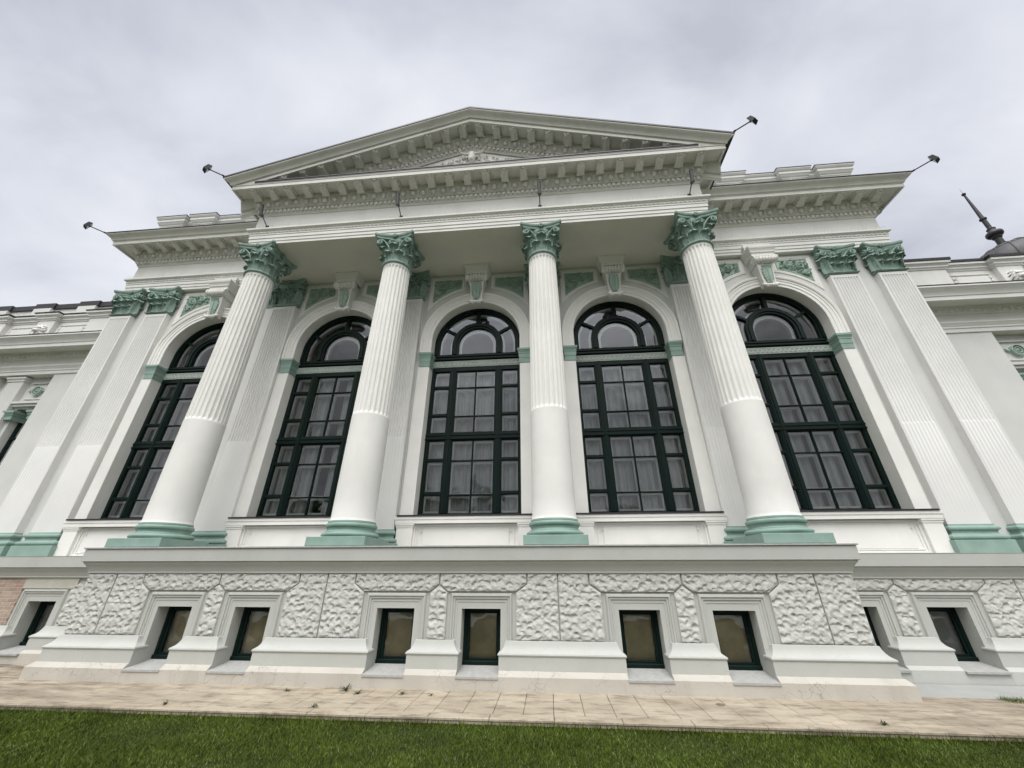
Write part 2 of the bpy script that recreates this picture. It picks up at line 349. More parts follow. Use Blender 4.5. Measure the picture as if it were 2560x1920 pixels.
# ------------------------------------------------------------------ main dimensions (metres)
YA, XA = -.423, 6.336            # portico frieze plane, half width
YF, XF = 1.175, 11.94            # end block frieze plane, half width
YW = 1.32                        # wall plane
YP = 1.239                       # window piers and archivolts
YPIL = 1.161                     # pilaster fronts
YFR = 1.55                       # window frame front
Z0 = 1.985                       # podium top
Z0B = 1.88                       # ledge top of the recessed parts
ZC = 9.941                       # top of capitals, underside of the architrave
WX = [-8.257, -4.045, .04, 4.045, 8.257]
B = empty('museum_building', (0, 0, 0))
tag(B, 'white neoclassical museum with green capitals, pediment and tall arched windows', 'building')

# ------------------------------------------------------------------ Corinthian capital
def face_frame(k):
    a = k*PI/2 - PI/2
    n = Vector((math.cos(a), math.sin(a), 0)); t = Vector((-n.y, n.x, 0)); return n, t
def leaf(mb, O, n, t, w, h, out, curl, lobes=5):
    upv = Vector((0,0,1))
    def fn(u, v):
        x = (u-.5)*2
        if v < .7:
            q = v/.7; up_ = h*q; o_ = out*q**2.2
            ww = w*(.72+.28*math.sin(q*PI*.55+.3))
        else:
            q = (v-.7)/.3; a = q*PI*1.05
            up_ = h+curl*math.sin(a)*.75; o_ = out+curl*(1-math.cos(a))*1.0
            ww = w*(1.0-.55*q**2)
        ww *= 1+.13*math.cos(v*lobes*2*PI)*abs(x)
        o_ += .020*(1-abs(x))**2 - .03*abs(x)**2*(1 if v < .7 else .2) + .012*math.cos(x*PI*3)
        if v >= .7: up_ -= abs(x)**2*curl*.5
        return O + n*o_ + t*(x*ww) + upv*up_
    mb.grid(fn, 8, 12)
def spiral(mb, C0, n, t, sgn, start, r0, tube_r, turns=1.6):
    """ribbon from start (s, z, o) to a scroll centred at C0 (s, z, o)"""
    pts = []; s0, z0, o0 = start; cs, cz, co = C0
    a0 = PI*.62
    ex, ez = cs+sgn*math.cos(a0)*r0*1, cz+math.sin(a0)*r0
    for i in range(8):
        q = i/8.0
        s_ = s0+(ex-s0)*q**1.25; z_ = z0+(ez-z0)*(1-(1-q)**1.5); pts.append((s_, z_, o0+(co-o0)*q))
    m = 26
    for i in range(m+1):
        q = i/m; a = a0 - q*turns*2*PI; r = r0*(1-.82*q)
        pts.append((cs+sgn*math.cos(a)*r, cz+math.sin(a)*r, co+.02*q))
    P = [n*o+t*s+Vector((0,0,z)) for s, z, o in pts]
    mb.tube(P, [tube_r*(1-.35*i/len(P)) for i in range(len(P))], 6)
def capital(square, hw, H=.941):
    """capital standing on z=0; hw radius / half width of the shaft top"""
    mb = MB(); ab = .556 if not square else .545
    if not square:
        mb.lathe([(hw+.005,-.01),(hw+.035,.005),(hw+.045,.03),(hw+.035,.055),(hw+.0,.065),(hw-.03,.08),(hw-.035,.35),(hw-.01,.55),(hw+.04,.70),(hw+.07,.76),(hw+.06,.80)], 40)
    else:
        q = hw
        mb.sweep([(-.05,-.01),(.02,.0),(.045,.03),(.02,.06),(-.01,.07),(-.03,.09),(-.03,.4),(0,.6),(.05,.74),(.07,.78),(.0,.80)],
                 [(-q,q),(-q,-q),(q,-q),(q,q)], caps=False)
        mb.box(-q+.04,q-.04,-q+.04,q,.0,.8)
    # abacus with hollow sides
    def absection(s, z):
        pts = []
        for k in range(4):
            n, t = face_frame(k)
            for i in range(9):
                x = -1+2*i/8; off = ab*(1-.20*(1-x*x))-(0 if abs(x) < 1 else 0)
                xs = x*ab*(.93)
                pts.append((n*off+t*xs)*s+Vector((0,0,z)))
        return pts
    levels = [(.86,.795),(.90,.80),(.93,.835),(.925,.85),(.96,.86),(1.0,.885),(1.0,.941)]
    vs = []; [vs.extend(absection(s, z)) for s, z in levels]; m = 36
    fs = [(i*m+j, i*m+(j+1)%m, (i+1)*m+(j+1)%m, (i+1)*m+j) for i in range(len(levels)-1) for j in range(m)]
    fs += [tuple(range(m))[::-1], tuple((len(levels)-1)*m+j for j in range(m))]
    mb.add(vs, fs)
    # leaves
    if not square:
        for i in range(8):
            a = i*PI/4+PI/8; n = Vector((math.cos(a), math.sin(a), 0)); t = Vector((-n.y, n.x, 0))
            leaf(mb, n*(hw-.03)+Vector((0,0,.06)), n, t, .125, .27, .045, .055)
            a = i*PI/4; n = Vector((math.cos(a), math.sin(a), 0)); t = Vector((-n.y, n.x, 0))
            leaf(mb, n*(hw-.035)+Vector((0,0,.06)), n, t, .135, .47, .085, .065)
    else:
        for k in (0, 1, 3):
            n, t = face_frame(k)
            for s in (-.24, 0, .24): leaf(mb, n*(hw-.03)+t*s+Vector((0,0,.06)), n, t, .105, .25, .04, .05)
            for s in (-.36, -.12, .12, .36): leaf(mb, n*(hw-.035)+t*s+Vector((0,0,.06)), n, t, .11, .44, .08, .06)
            leaf(mb, n*(hw-.02)+Vector((0,0,.3)), n, t, .10, .30, .07, .05)
    # volutes, small helices, leaf tips below them and flower
    for k in range(4):
        if square and k == 2: continue
        n, t = face_frame(k)
        for sg in (-1, 1):
            o1 = .44 if not square else .47
            spiral(mb, (sg*.385, .665, o1+.02), n, t, sg, (sg*.11, .40, hw-.0), .088, .026)
            spiral(mb, (sg*.095, .68, o1-.04), n, t, -sg, (sg*.15, .46, hw+.01), .050, .018, 1.3)
            c = n*(o1+.0)+t*(sg*.385)+Vector((0,0,.665))
            mb.tube([c-n*.06, c+n*.01], .062, 12)
        a = n*(o1-.03)
        mb.ball(tuple(n*(hw+.14)+Vector((0,0,.60))), .07, .07, .035, 6, 10)
        fc = n*(ab*.83)+Vector((0,0,.87))
        for i in range(6):
            an = i*PI/3; p = fc+t*(math.cos(an)*.045)+Vector((0,0,math.sin(an)*.045)); mb.ball(tuple(p), .032, .032, .032, 5, 7)
        mb.ball(tuple(fc+n*.02), .03, .03, .03, 5, 7)
        d = (n+t).normalized(); tt = Vector((-d.y, d.x, 0))
        # corner: leaf under the horn
        leaf(mb, d*(hw+.01 if not square else hw*1.36)+Vector((0,0,.28)), d, tt, .085, .26, .10 if not square else .03, .05)
    return mb

# ------------------------------------------------------------------ columns
def column_shaft(zb, zt):
    """full shaft from zb to zt with fluting from 4.69 up to 8.93"""
    nf, per = 24, 10; m = nf*per
    zf0, zf1 = 4.68, zt-.075
    def rad(z): q = (z-zb)/(zt-zb); return .418-.056*q**1.25
    rows = [(zb,0,.02),(zb+.02,0,.012),(zb+.06,0,0)]+[(zb+.06+(zf0-zb-.09)*i/6,0,0) for i in range(1,7)]
    rows += [(zf0-.015,0,.0),(zf0,0,-.006)]
    rows += [(zf0+.02,.35,-.006),(zf0+.045,.8,-.006),(zf0+.07,1,-.006)]
    rows += [(zf0+.07+(zf1-.1-zf0-.07)*i/10,1,-.006) for i in range(1,11)]
    rows += [(zf1-.06,.97,-.006),(zf1-.03,.75,-.006),(zf1-.008,.35,-.006),(zf1,0,-.006),(zt,0,-.004)]
    mb = MB(); vs = []
    for z, d, e in rows:
        r = rad(z)+e
        for j in range(m):
            ph = (j % per)/per; w = abs(ph-.5)*2
            # a flute: circular hollow, narrower where it ends
            lim = .80*(.35+.65*d) if d > 0 else 0
            dep = .034*math.sqrt(max(0, 1-(w/lim)**2)) * min(1, d*1.2) if lim > 0 and w < lim else 0
            a = 2*PI*(j+.0)/m
            vs.append((math.cos(a)*(r-dep), math.sin(a)*(r-dep), z))
    n = len(rows)
    mb.add(vs, [(i*m+j, i*m+(j+1)%m, (i+1)*m+(j+1)%m, (i+1)*m+j) for i in range(n-1) for j in range(m)])
    mb.f += [tuple(range(m))[::-1], tuple((n-1)*m+j for j in range(m))]
    return mb
def torus_prof(r, z0, z1, bulge, n=7):
    zc, h = (z0+z1)/2, (z1-z0)/2
    return [(r+bulge*math.cos(a), zc+h*math.sin(a)) for a in [(-PI/2+PI*i/n) for i in range(n+1)]]
def column_base(zp0, zp1, square):
    mb = MB()
    prof = [(.45,zp1)]+torus_prof(.475,zp1+.004,zp1+.095,.062)+[(.475,zp1+.105),(.455,zp1+.115),(.443,zp1+.13),(.443,zp1+.145),(.452,zp1+.165),(.458,zp1+.172)]+torus_prof(.445,zp1+.178,zp1+.262,.038)+[(.45,zp1+.27),(.446,zp1+.30),(.43,zp1+.305)]
    mb.lathe(prof, 48)
    mb.bbox(-.564,.564,-.564,.564,zp0,zp1,.008)
    return mb
ZST = 9.0
col0 = column_shaft(2.462, ZST).build('column', WHITE, B, True, (-6,0,0))
cb = column_base(Z0+.012, 2.159, False).build('column_base', GREEN, col0, True)
cc = capital(False, .362).build('capital', GREEN_CAP, col0, True, (0,0,ZST), 50)
cols = [col0]
for x in (-2, 2, 6):
    c = col0.copy(); COL.objects.link(c); c.location = (x, 0, 0); cols.append(c)
    for ch in (cb, cc):
        d = ch.copy(); COL.objects.link(d); d.parent = c

# ------------------------------------------------------------------ pilasters
def pilaster_shaft(hw, yf, yb, zb, zt, nf=9):
    mb = MB(); zf0, zf1 = 4.60, zt-.09; per = 8; m = nf*per
    def rowx(z): return hw+.035*(1-(z-zb)/(zt-zb))
    rows = [(zb,0),(zf0,0),(zf0+.03,.6),(zf0+.05,1),((zf0+zf1)/2,1),(zf1-.04,1),(zf1-.015,.6),(zf1,0),(zt,0)]
    vs = []; xs_n = m+3
    for z, d in rows:
        w = rowx(z); mg = .045
        line = [(-w, yb), (-w, yf)]
        for j in range(m+1):
            u = j/m; ph = (j % per)/per; ww = abs(ph-.5)*2; lim = .68
            dep = .028*math.sqrt(max(0,1-(ww/lim)**2))*d if ww < lim else 0
            line.append((-w+mg+(2*w-2*mg)*u, yf+dep))
        line += [(w, yf), (w, yb)]
        vs += [(x, y, z) for x, y in line]
    k = m+5
    mb.add(vs, [(i*k+j, i*k+j+1, (i+1)*k+j+1, (i+1)*k+j) for i in range(len(rows)-1) for j in range(k-1)])
    return mb
def pilaster_base(hw, zp0, zp1, d):
    """square attic base; front of the shaft at y=0, going back d"""
    mb = MB(); h = hw+.035
    prof = [(-.02,zp1)]+[(a-.475+.01, z) for a, z in torus_prof(.52,zp1+.004,zp1+.10,.055)]+[(.035,zp1+.11),(.022,zp1+.13),(.022,zp1+.15),(.03,zp1+.172)]+[(a-.475+.01, z) for a, z in torus_prof(.49,zp1+.178,zp1+.262,.04)]+[(.02,zp1+.27),(.02,zp1+.30),(-.02,zp1+.305)]
    mb.sweep(prof, [(-h,d),(-h,0),(h,0),(h,d)])
    mb.sweep([(-.03,zp0),(.135,zp0),(.135,zp1-.006),(.129,zp1),(-.03,zp1)], [(-h,d),(-h,0),(h,0),(h,d)])
    return mb
HP = .373
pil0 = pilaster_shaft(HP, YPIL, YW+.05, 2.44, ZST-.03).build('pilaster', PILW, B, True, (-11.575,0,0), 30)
pb0 = pilaster_base(HP, Z0B, 2.14, .2).build('pilaster_base', GREEN, pil0, True, (0,YPIL,0))
pc0 = capital(True, HP).build('capital', GREEN_CAP, pil0, True, (0,YPIL+HP,ZST), 50)
for x in (-10.325, 10.325, 11.575, -6.02, -2.0, 2.0, 6.02):
    c = pil0.copy(); COL.objects.link(c); c.location = (x, 0, 0)
    for ch in (pb0, pc0):
        d = ch.copy(); COL.objects.link(d); d.parent = c

for s in (-1,1):       # shallow half pilaster beside the outer ones of the porch
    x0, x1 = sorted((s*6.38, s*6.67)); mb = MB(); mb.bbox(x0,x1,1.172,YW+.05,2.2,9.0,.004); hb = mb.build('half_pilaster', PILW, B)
    mb = MB(); mb.sweep([(.02,8.95),(.04,8.99),(.02,9.03),(-.01,9.06),(0,9.35),(.03,9.6),(.07,9.74),(.06,9.80),(.12,9.84),(.14,9.90),(.14,9.935),(0,9.938)], [(x0,YW),(x0,1.18),(x1,1.18),(x1,YW)])
    for k in range(3): leaf(mb, Vector((x0+.04+.1*k,1.18,9.06)), Vector((0,-1,0)), Vector((1,0,0)), .06, .25+.2*(k%2), .05, .05)
    mb.build('capital', GREEN_CAP, hb, True, None, 50)
    mb = MB(); mb.sweep([(.09,Z0),(.09,2.15),(.05,2.16),(.06,2.22),(.02,2.26),(.03,2.34),(.05,2.38),(.01,2.44),(-.01,2.45)], [(x0,YW),(x0,1.172),(x1,1.172),(x1,YW)]); mb.build('pilaster_base', GREEN, hb, True)

# ------------------------------------------------------------------ main wall with arched openings
def wall_with_arches():
    mb = MB(); x = -11.97; zt = ZC+.02
    RI, CZ = 1.262, 7.53
    for cx in WX:
        mb.box(x, cx-RI, YW, YW+.5, Z0B-.1, zt); mb.box(cx-RI, cx+RI, YW, YW+.5, Z0B-.1, 2.70)
        # spandrel above the arch
        n = 24; vs = []
        for i in range(n+1):
            a = PI-PI*i/n; px, pz = cx+RI*math.cos(a), CZ+RI*math.sin(a)
            for y in (YW, YW+.5): vs += [(px,y,pz),(px,y,zt)]
        mb.add(vs, [(i*4,(i+1)*4,(i+1)*4+1,i*4+1) for i in range(n)]+[(i*4+2,i*4+3,(i+1)*4+3,(i+1)*4+2) for i in range(n)])
        x = cx+RI
    mb.box(x, 11.97, YW, YW+.5, Z0B-.1, zt)
    return mb
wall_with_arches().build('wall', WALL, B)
def frame_window():
    mb = MB(); y0, y1 = YFR, YFR+.09; W_ = 1.252
    def bar(x0,x1,z0,z1,pr=0.0,dp=None): mb.bbox(x0,x1,y0-pr,y1 if dp is None else dp,z0,z1,.008)
    zb, zt = 2.74, 6.76
    bar(-W_,-1.165,zb,zt); bar(1.165,W_,zb,zt); bar(-W_,W_,zb-.06,2.815,.004)
    for s in (-1,1):
        bar(s*.546,s*.734,2.815,zt,.0); bar(s*.575,s*.705,2.815,zt,.02); bar(s*.61,s*.66,2.815,zt,.04)
    bar(-W_,W_,4.625,4.835,.012); bar(-W_,W_,4.64,4.67,.04); bar(-W_,W_,4.74,4.78,.03)
    bar(-W_,W_,6.64,zt,.012)
    for z0, z1 in ((3.252,3.32),(4.082,4.145),(5.298,5.36),(6.120,6.185)):
        for s in (-1,1): bar(s*.735,s*1.165,z0,z1,-.006)
    for z in (3.25,4.09,5.29,6.13): bar(-.545,.545,z-.016,z+.016,-.02)
    bar(-.018,.018,2.815,4.625,-.018); bar(-.018,.018,4.835,6.64,-.018)
    # sashes: raised edge around each light
    for a,b_,c,d in ((-.545,.545,2.815,4.625),(-.545,.545,4.835,6.64)):
        for x0,x1,z0,z1 in ((a,a+.012,c,d),(b_-.012,b_,c,d),(a,b_,c,c+.012),(a,b_,d-.012,d)): mb.box(x0,x1,y0+.02,y1,z0,z1)
    for s in (-1,1):
        for c,d in ((2.815,3.252),(3.32,4.082),(4.145,4.625),(4.835,5.298),(5.36,6.120),(6.185,6.64)):
            for x0,x1,z0,z1 in ((s*.735,s*.747,c,d),(s*1.153,s*1.165,c,d),(s*.735,s*1.165,c,c+.01),(s*.735,s*1.165,d-.01,d)): mb.box(x0,x1,y0+.02,y1,z0,z1)
    # transom below the lunette
    bar(-W_,W_,6.955,7.20,.0); bar(-W_,W_,7.0,7.06,.05); bar(-W_,W_,7.10,7.14,.03)
    CZ = 7.52
    mb.ring((0,CZ), y0, y1, 1.10, W_+.02, 0, PI, 40, .32)
    mb.ring((0,CZ), y0-.03, y1, 1.15, 1.20, 0, PI, 40, .32)
    mb.ring((0,CZ), y0-.012, y1, .545, .735, 0, PI, 32, .32)
    mb.ring((0,CZ), y0-.04, y1, .61, .67, 0, PI, 32, .32)
    for a in (30, 90, 150):
        ca, sa = math.cos(R(a)), math.sin(R(a)); w = .05 if a == 90 else .036
        p = [(ca*r-sa*q*w, CZ+sa*r+ca*q*w) for r, q in ((.72,-1),(1.12,-1),(1.12,1),(.72,1))]
        mb.prism(p, y0-.005, y1)
    return mb
def inner_casement():
    mb = MB(); y0, y1 = YFR+.105, YFR+.20
    for s in (-1,1):
        mb.box(s*.50,s*.77,y0,y1,2.75,6.75); mb.box(s*1.125,s*1.26,y0,y1,2.75,6.75)
    mb.box(-.045,.045,y0,y1,2.75,6.75)
    for z, h in ((2.86,.08),(3.25,.10),(4.078,.10),(4.625,.2),(5.295,.10),(6.118,.10),(6.64,.12)): mb.box(-1.24,1.24,y0+.004,y1-.004,z-.055,z-.055+h)
    CZ = 7.5
    mb.ring((0,CZ), y0, y1, .46, .80, 0, PI, 28, .3); mb.ring((0,CZ), y0, y1, 1.05, 1.14, 0, PI, 28, .3)
    mb.box(-1.2,1.2,y0,y1,7.08,7.22)
    return mb
def pane_mesh(seed=0):
    """one sheet per light, each set a hair out of true as old putty glazing is"""
    r_ = random.Random(seed); mb = MB(); y = YFR+.05
    def q(x0,x1,z0,z1):
        if x0 > x1: x0, x1 = x1, x0
        a, b_, c = r_.uniform(-.012,.012), r_.uniform(-.012,.012), r_.uniform(-.002,.002)
        xm, zm = (x0+x1)/2, (z0+z1)/2
        mb.add([(x,y+c+a*(x-xm)+b_*(z-zm),z) for x,z in ((x0,z0),(x1,z0),(x1,z1),(x0,z1))], [(0,1,2,3)])
    for s in (-1,1):
        for c,d in ((2.80,3.25),(3.25,4.08),(4.08,4.66),(4.80,5.30),(5.30,6.12),(6.12,6.68)): q(s*.70,s*1.20,c,d)
        for c,d in ((2.80,3.25),(3.25,4.09),(4.09,4.66),(4.80,5.29),(5.29,6.13),(6.13,6.68)): q(0,s*.58,c,d)
    CZ = 7.52
    def arc(r0,r1,a0,a1):
        a, b_ = r_.uniform(-.01,.01), r_.uniform(-.01,.01); n = 10
        pts = [(r1*math.cos(a0+(a1-a0)*k/n), r1*math.sin(a0+(a1-a0)*k/n)) for k in range(n+1)]
        if r0 > 0: pts += [(r0*math.cos(a1+(a0-a1)*k/n), r0*math.sin(a1+(a0-a1)*k/n)) for k in range(n+1)]
        if abs(a0) < .01: pts = [(r1,-.33)]+pts+[(r0,-.33)] if r0 > 0 else [(r1,-.33)]+pts+[(-r1,-.33)]
        elif abs(a1-PI) < .01 and r0 > 0: k_ = n+1; pts = pts[:k_]+[(-r1,-.33),(-r0,-.33)]+pts[k_:]
        mb.add([(x, y+a*x+b_*z, CZ+z) for x,z in pts], [tuple(range(len(pts)))])
    arc(0,.60,0,PI)
    for a0,a1 in ((0,30),(30,90),(90,150),(150,180)): arc(.68,1.16,R(a0),R(a1))
    return mb
def band_mesh():
    mb = MB(); y0 = YFR-.01; mb.box(-1.25,1.25,y0,y0+.08,6.762,6.953)
    mb.bbox(-1.25,1.25,y0-.02,y0+.02,6.762,6.785,.004); mb.bbox(-1.25,1.25,y0-.02,y0+.02,6.93,6.953,.004)
    for i in range(21):
        x = -1.17+i*.117
        mb.ring((x,6.857), y0-.022-.002*(i%2), y0, .045, .066, 0, 2*PI, 14); mb.ring((x,6.857), y0-.016-.002*(i%2), y0, .012, .03, 0, 2*PI, 10)
    return mb
def winsill():
    mb = MB(); mb.box(-1.565,1.565,1.07,YW+.25,2.705,2.735); return mb
win0 = frame_window().build('arched_window', FRAME, B, True, (WX[0],0,0), 30)
wch = [inner_casement().build('inner_casement', MUNT, win0), pane_mesh().build('glass', GLASS, win0, fix=False), band_mesh().build('scroll_band', BAND, win0), winsill().build('sill', TIN, win0)]
for x in WX[1:]:
    c = win0.copy(); COL.objects.link(c); c.location = (x,0,0)
    for ch in wch:
        if ch.name.startswith('glass'): pane_mesh(int(x*10)+99).build('glass', GLASS, c, fix=False); continue
        d = ch.copy(); COL.objects.link(d); d.parent = c
# rooms behind the windows
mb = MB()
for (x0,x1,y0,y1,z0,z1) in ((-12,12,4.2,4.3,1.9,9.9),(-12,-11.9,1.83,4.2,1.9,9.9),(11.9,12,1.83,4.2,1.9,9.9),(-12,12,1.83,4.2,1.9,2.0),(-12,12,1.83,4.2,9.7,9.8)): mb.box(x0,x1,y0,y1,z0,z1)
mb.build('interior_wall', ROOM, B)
def curtain(cx, seed, gap, drop):
    r = random.Random(seed); ph = r.random()*6; mb = MB()
    for s0, s1 in ((-1.24,-gap),(gap,1.24)):
        def fn(u, v, s0=s0, s1=s1):
            x = s0+(s1-s0)*u; z = 2.6+(drop-2.6)*v
            y = YFR+.33+.045*math.sin(x*26+ph+math.sin(x*5+ph)*1.5)+.02*math.sin(x*61+ph*2+v)+.02*math.sin(x*9+v*3+ph)
            return (cx+x, y, z)
        mb.grid(fn, 110, 10)
    return mb.build('curtain', CURT, None, True, None, 80, False)
clab = ['pale curtain behind the arched window left of the leftmost column','pale curtain behind the arched window between the two left columns','pale curtain behind the middle arched window','pale curtain behind the arched window between the two right columns','pale curtain behind the arched window right of the rightmost column']
for i, x in enumerate(WX):
    c = curtain(x, i, .02 if i != 1 else .18, 6.75 if i else 6.3); tag(c, clab[i], 'curtain', 'curtains behind the arched windows')

# piers beside the windows, archivolts, imposts
def arch_trim():
    mb = MB(); CZ = 7.53; S = CZ-7.10
    mb.archsweep((0,CZ), [(1.25,YFR+.02),(1.25,YP+.01),(1.258,YP),(1.34,YP),(1.345,YP-.015),(1.43,YP-.015),(1.435,YP-.028),(1.49,YP-.028),(1.50,YP-.05),(1.54,YP-.065),(1.565,YP-.06),(1.572,YP-.02),(1.572,YW+.01)], S)
    return mb
def pier(s):
    mb = MB(); a, b_ = sorted((s*1.25, s*1.572))
    mb.bbox(a,b_,YP,YFR+.03,2.735,6.66,.008)
    return mb
def impost(s):
    mb = MB(); a, b_ = sorted((s*1.25, s*1.572))
    prof = [(-.01,6.655),(.012,6.655),(.012,6.80),(.020,6.805),(.020,6.93),(.030,6.94),(.030,6.97),(.052,7.03),(.06,7.035),(.06,7.09),(.05,7.10),(-.01,7.10)]
    a, b_ = (a, b_-.05) if s > 0 else (a+.05, b_)
    path = [(b_,YW),(b_,YP),(a,YP),(a,YFR)] if s > 0 else [(a,YFR-.0),(a,YP),(b_,YP),(b_,YW)]
    path = [(a,YFR),(a,YP),(b_,YP),(b_,YFR)]
    mb.sweep(prof, path); return mb
def keystone():
    mb = MB()
    prof = [(8.66,.155,1.06),(8.70,.16,1.05),(8.85,.17,1.05),(9.05,.185,1.04),(9.12,.19,1.03),(9.25,.205,1.01),(9.36,.22,.98)]
    vs = []
    for z,w,y in prof:
        yk = YP-.004 if z < 9.1 else YW
        vs += [(-w,yk,z),(-w,y,z),(-w+.035,y-.012,z),(-w+.05,y+.012,z),(w-.05,y+.012,z),(w-.035,y-.012,z),(w,y,z),(w,yk,z)]
    k = 8; mb.add(vs, [(i*k+j,i*k+j+1,(i+1)*k+j+1,(i+1)*k+j) for i in range(len(prof)-1) for j in range(k-1)]+[tuple(range(k))])
    # scroll at the foot
    for x in (-.11,-.055,0,.055,.11): mb.ball((x,1.03,8.62),.045,.05,.055,6,8)
    mb.tube([(-.18,1.04,8.67),(-.12,1.02,8.64),(0,1.0,8.62),(.12,1.02,8.64),(.18,1.04,8.67)],.045,8)
    for s in (-1,1): mb.ball((s*.185,1.04,8.68),.05,.05,.05,6,8)
    # fluted roll at the head with side volutes
    for i in range(7):
        x = -.255+i*.085; mb.ball((x,.97,9.50),.055,.115,.115,8,8)
    mb.box(-.25,.25,.97,YW,9.38,9.62)
    for s in (-1,1):
        pts = []
        for i in range(30):
            a = PI*.5-i/29*3*PI; r = .12*(1-.75*i/29); pts.append((s*.305,.97+math.cos(a)*r*-1,9.50+math.sin(a)*r))
        mb.tube(pts,.024,6)
        mb.tube([(s*.26,.97,9.50),(s*.305,.97,9.50)],.10,14)
    # slab above, up to the ceiling
    mb.sweep([(0,9.62),(0,9.72),(.03,9.74),(.03,9.79),(.06,9.85),(.075,9.87),(.075,ZC+.012),(0,ZC+.012)], [(-.31,YW),(-.31,.93),(.31,.93),(.31,YW)])
    return mb
def key_leaf():
    mb = MB()
    def fn(u, v):
        x = (u-.5)*2; w = (.07+.07*math.sin(min(1,v*1.1)*PI*.62))*(1+.10*math.cos(v*6*2*PI)); z = 8.74+.54*v
        y = 1.035-.05*v-.035*(1-abs(x)**1.5)-.012*math.cos(x*5*PI)+(.0 if v < .85 else -(v-.85)*.25)
        return (x*w, y, z)
    mb.grid(fn, 12, 24); mb.tube([(0,.99,8.72),(0,.965,9.0),(0,.95,9.25)],.012,6)
    return mb
def spandrel(s):
    """moulded three-cornered frame; local x measured from the window axis"""
    CZ = 7.53
    def outline(x0, x1, zt, r, n=10):
        pts = [(x0,zt),(x1,zt)]
        for i in range(n+1):
            x = x1+(x0-x1)*i/n
            z = CZ+math.sqrt(max(.01,r*r-x*x)); pts.append((x,z))
        return pts
    mb = MB()
    A = [outline(.385,1.515,9.875,1.84), outline(.42,1.475,9.835,1.875), outline(.46,1.42,9.79,1.91), outline(.50,1.385,9.755,1.94), outline(.535,1.36,9.72,1.965)]
    ys = [(YW-.0),(YW-.022),(YW-.022),(YW-.005),(YW+.02)]
    A.insert(1, outline(.39,1.51,9.87,1.845)); ys.insert(1, YW-.022)
    A.insert(3, outline(.45,1.43,9.80,1.90)); ys.insert(3, YW-.03)
    k = len(A[0]); vs = [(s*x, y, z) for P_, y in zip(A, ys) for x, z in P_]
    mb.add(vs, [(i*k+j, i*k+(j+1)%k, (i+1)*k+(j+1)%k, (i+1)*k+j) for i in range(len(A)-1) for j in range(k)])
    return mb
def spandrel_relief(s, seed):
    CZ = 7.53; rr = random.Random(seed); mb = MB()
    pts = [(.53,9.725),(1.365,9.725)]
    for i in range(11):
        x = 1.365+(.53-1.365)*i/10; pts.append((x, CZ+math.sqrt(1.96**2-x*x)))
    k = len(pts); yb = YW-.004
    mb.add([(s*x,yb,z) for x, z in pts], [tuple(range(k))])
    edge = [(s*x,yb-.006,z) for x,z in pts]+[(s*pts[0][0],yb-.006,pts[0][1])]
    mb.tube(edge,.014,5)
    def ok(x,z,m=.03): return .55+m < x < 1.35-m*.5 and z < 9.71-m and math.hypot(x,z-CZ) > 1.98+m
    # rosettes with scrolling stems
    for cx_, cz_, r0 in ((1.13,9.48,.13),(.80,9.56,.10),(1.24,9.22,.09)):
        P_ = []
        for i in range(26):
            a = rr.random()*.2+i*.42; r = r0*(1-.8*i/26); P_.append((s*(cx_+math.cos(a)*r), yb-.05-.015*(i/26), cz_+math.sin(a)*r))
        mb.tube(P_,[.024*(1-.4*i/26) for i in range(26)],5)
        mb.ball((s*cx_,yb-.03,cz_),.035,.03,.035,5,7)
        for i in range(7):
            a = i*2*PI/7; q = r0*.62; mb.ball((s*(cx_+math.cos(a)*q),yb-.02,cz_+math.sin(a)*q),.03,.022,.03,4,6)
    n = 0
    while n < 60:
        x = rr.uniform(.54,1.35); z = rr.uniform(8.85,9.71)
        if not ok(x,z,.02): continue
        n += 1; a = rr.random()*PI; l_ = rr.uniform(.03,.07)
        mb.tube([(s*x,yb-.014,z),(s*(x+math.cos(a)*l_*.5),yb-.058,z+math.sin(a)*l_*.5),(s*(x+math.cos(a+.5)*l_),yb-.01,z+math.sin(a+.5)*l_)],[.014,.028,.009],5)
    return mb
def apron(zb, wide=1.565):
    mb = MB()
    for s in (-1,1):
        a, b_ = sorted((s*1.19, s*wide))
        mb.bbox(a,b_,1.14,YW+.02,zb,2.46,.006)
        mb.sweep([(0,2.455),(.0,2.46),(.012,2.475),(.012,2.50),(.028,2.52),(.028,2.555),(0,2.56)], [(a,YW),(a,1.14),(b_,1.14),(b_,YW)])
    mb.sweep([(.0,2.552),(.035,2.555),(.035,2.62),(.05,2.645),(.05,2.70),(0,2.702)], [(-wide,YW),(-wide,1.14),(wide,1.14),(wide,YW)])
    mb.box(-1.19,1.19,1.235,YW+.02,zb,2.56)
    # raised frame around the sunk panel
    def fr(x0,x1,z0,z1,w,y0):
        mb.bbox(x0,x1,y0,1.235,z1-w,z1,.004); mb.bbox(x0,x1,y0,1.235,z0,z0+w,.004); mb.bbox(x0,x0+w,y0,1.235,z0+w,z1-w,.004); mb.bbox(x1-w,x1,y0,1.235,z0+w,z1-w,.004)
    fr(-1.19,1.19,zb+.02,2.55,.045,1.205); fr(-1.10,1.10,zb+.09,2.49,.02,1.218)
    mb.bbox(-.98,.98,1.215,1.235,zb+.11,2.47,.01)
    for s in (-1,1):
        mb.ball((s*1.0,1.20,2.40),.018,.02,.018,5,7)
    return mb
at0 = arch_trim().build('archivolt', WHITE, B, True, (WX[0],0,0), 25)
pr = [pier(-1).build('window_pier', WHITE, B, False, (WX[0],0,0)), pier(1).build('window_pier', WHITE, B, False, (WX[0],0,0))]
im = [impost(-1).build('impost', GREEN, B, False, (WX[0],0,0)), impost(1).build('impost', GREEN, B, False, (WX[0],0,0))]
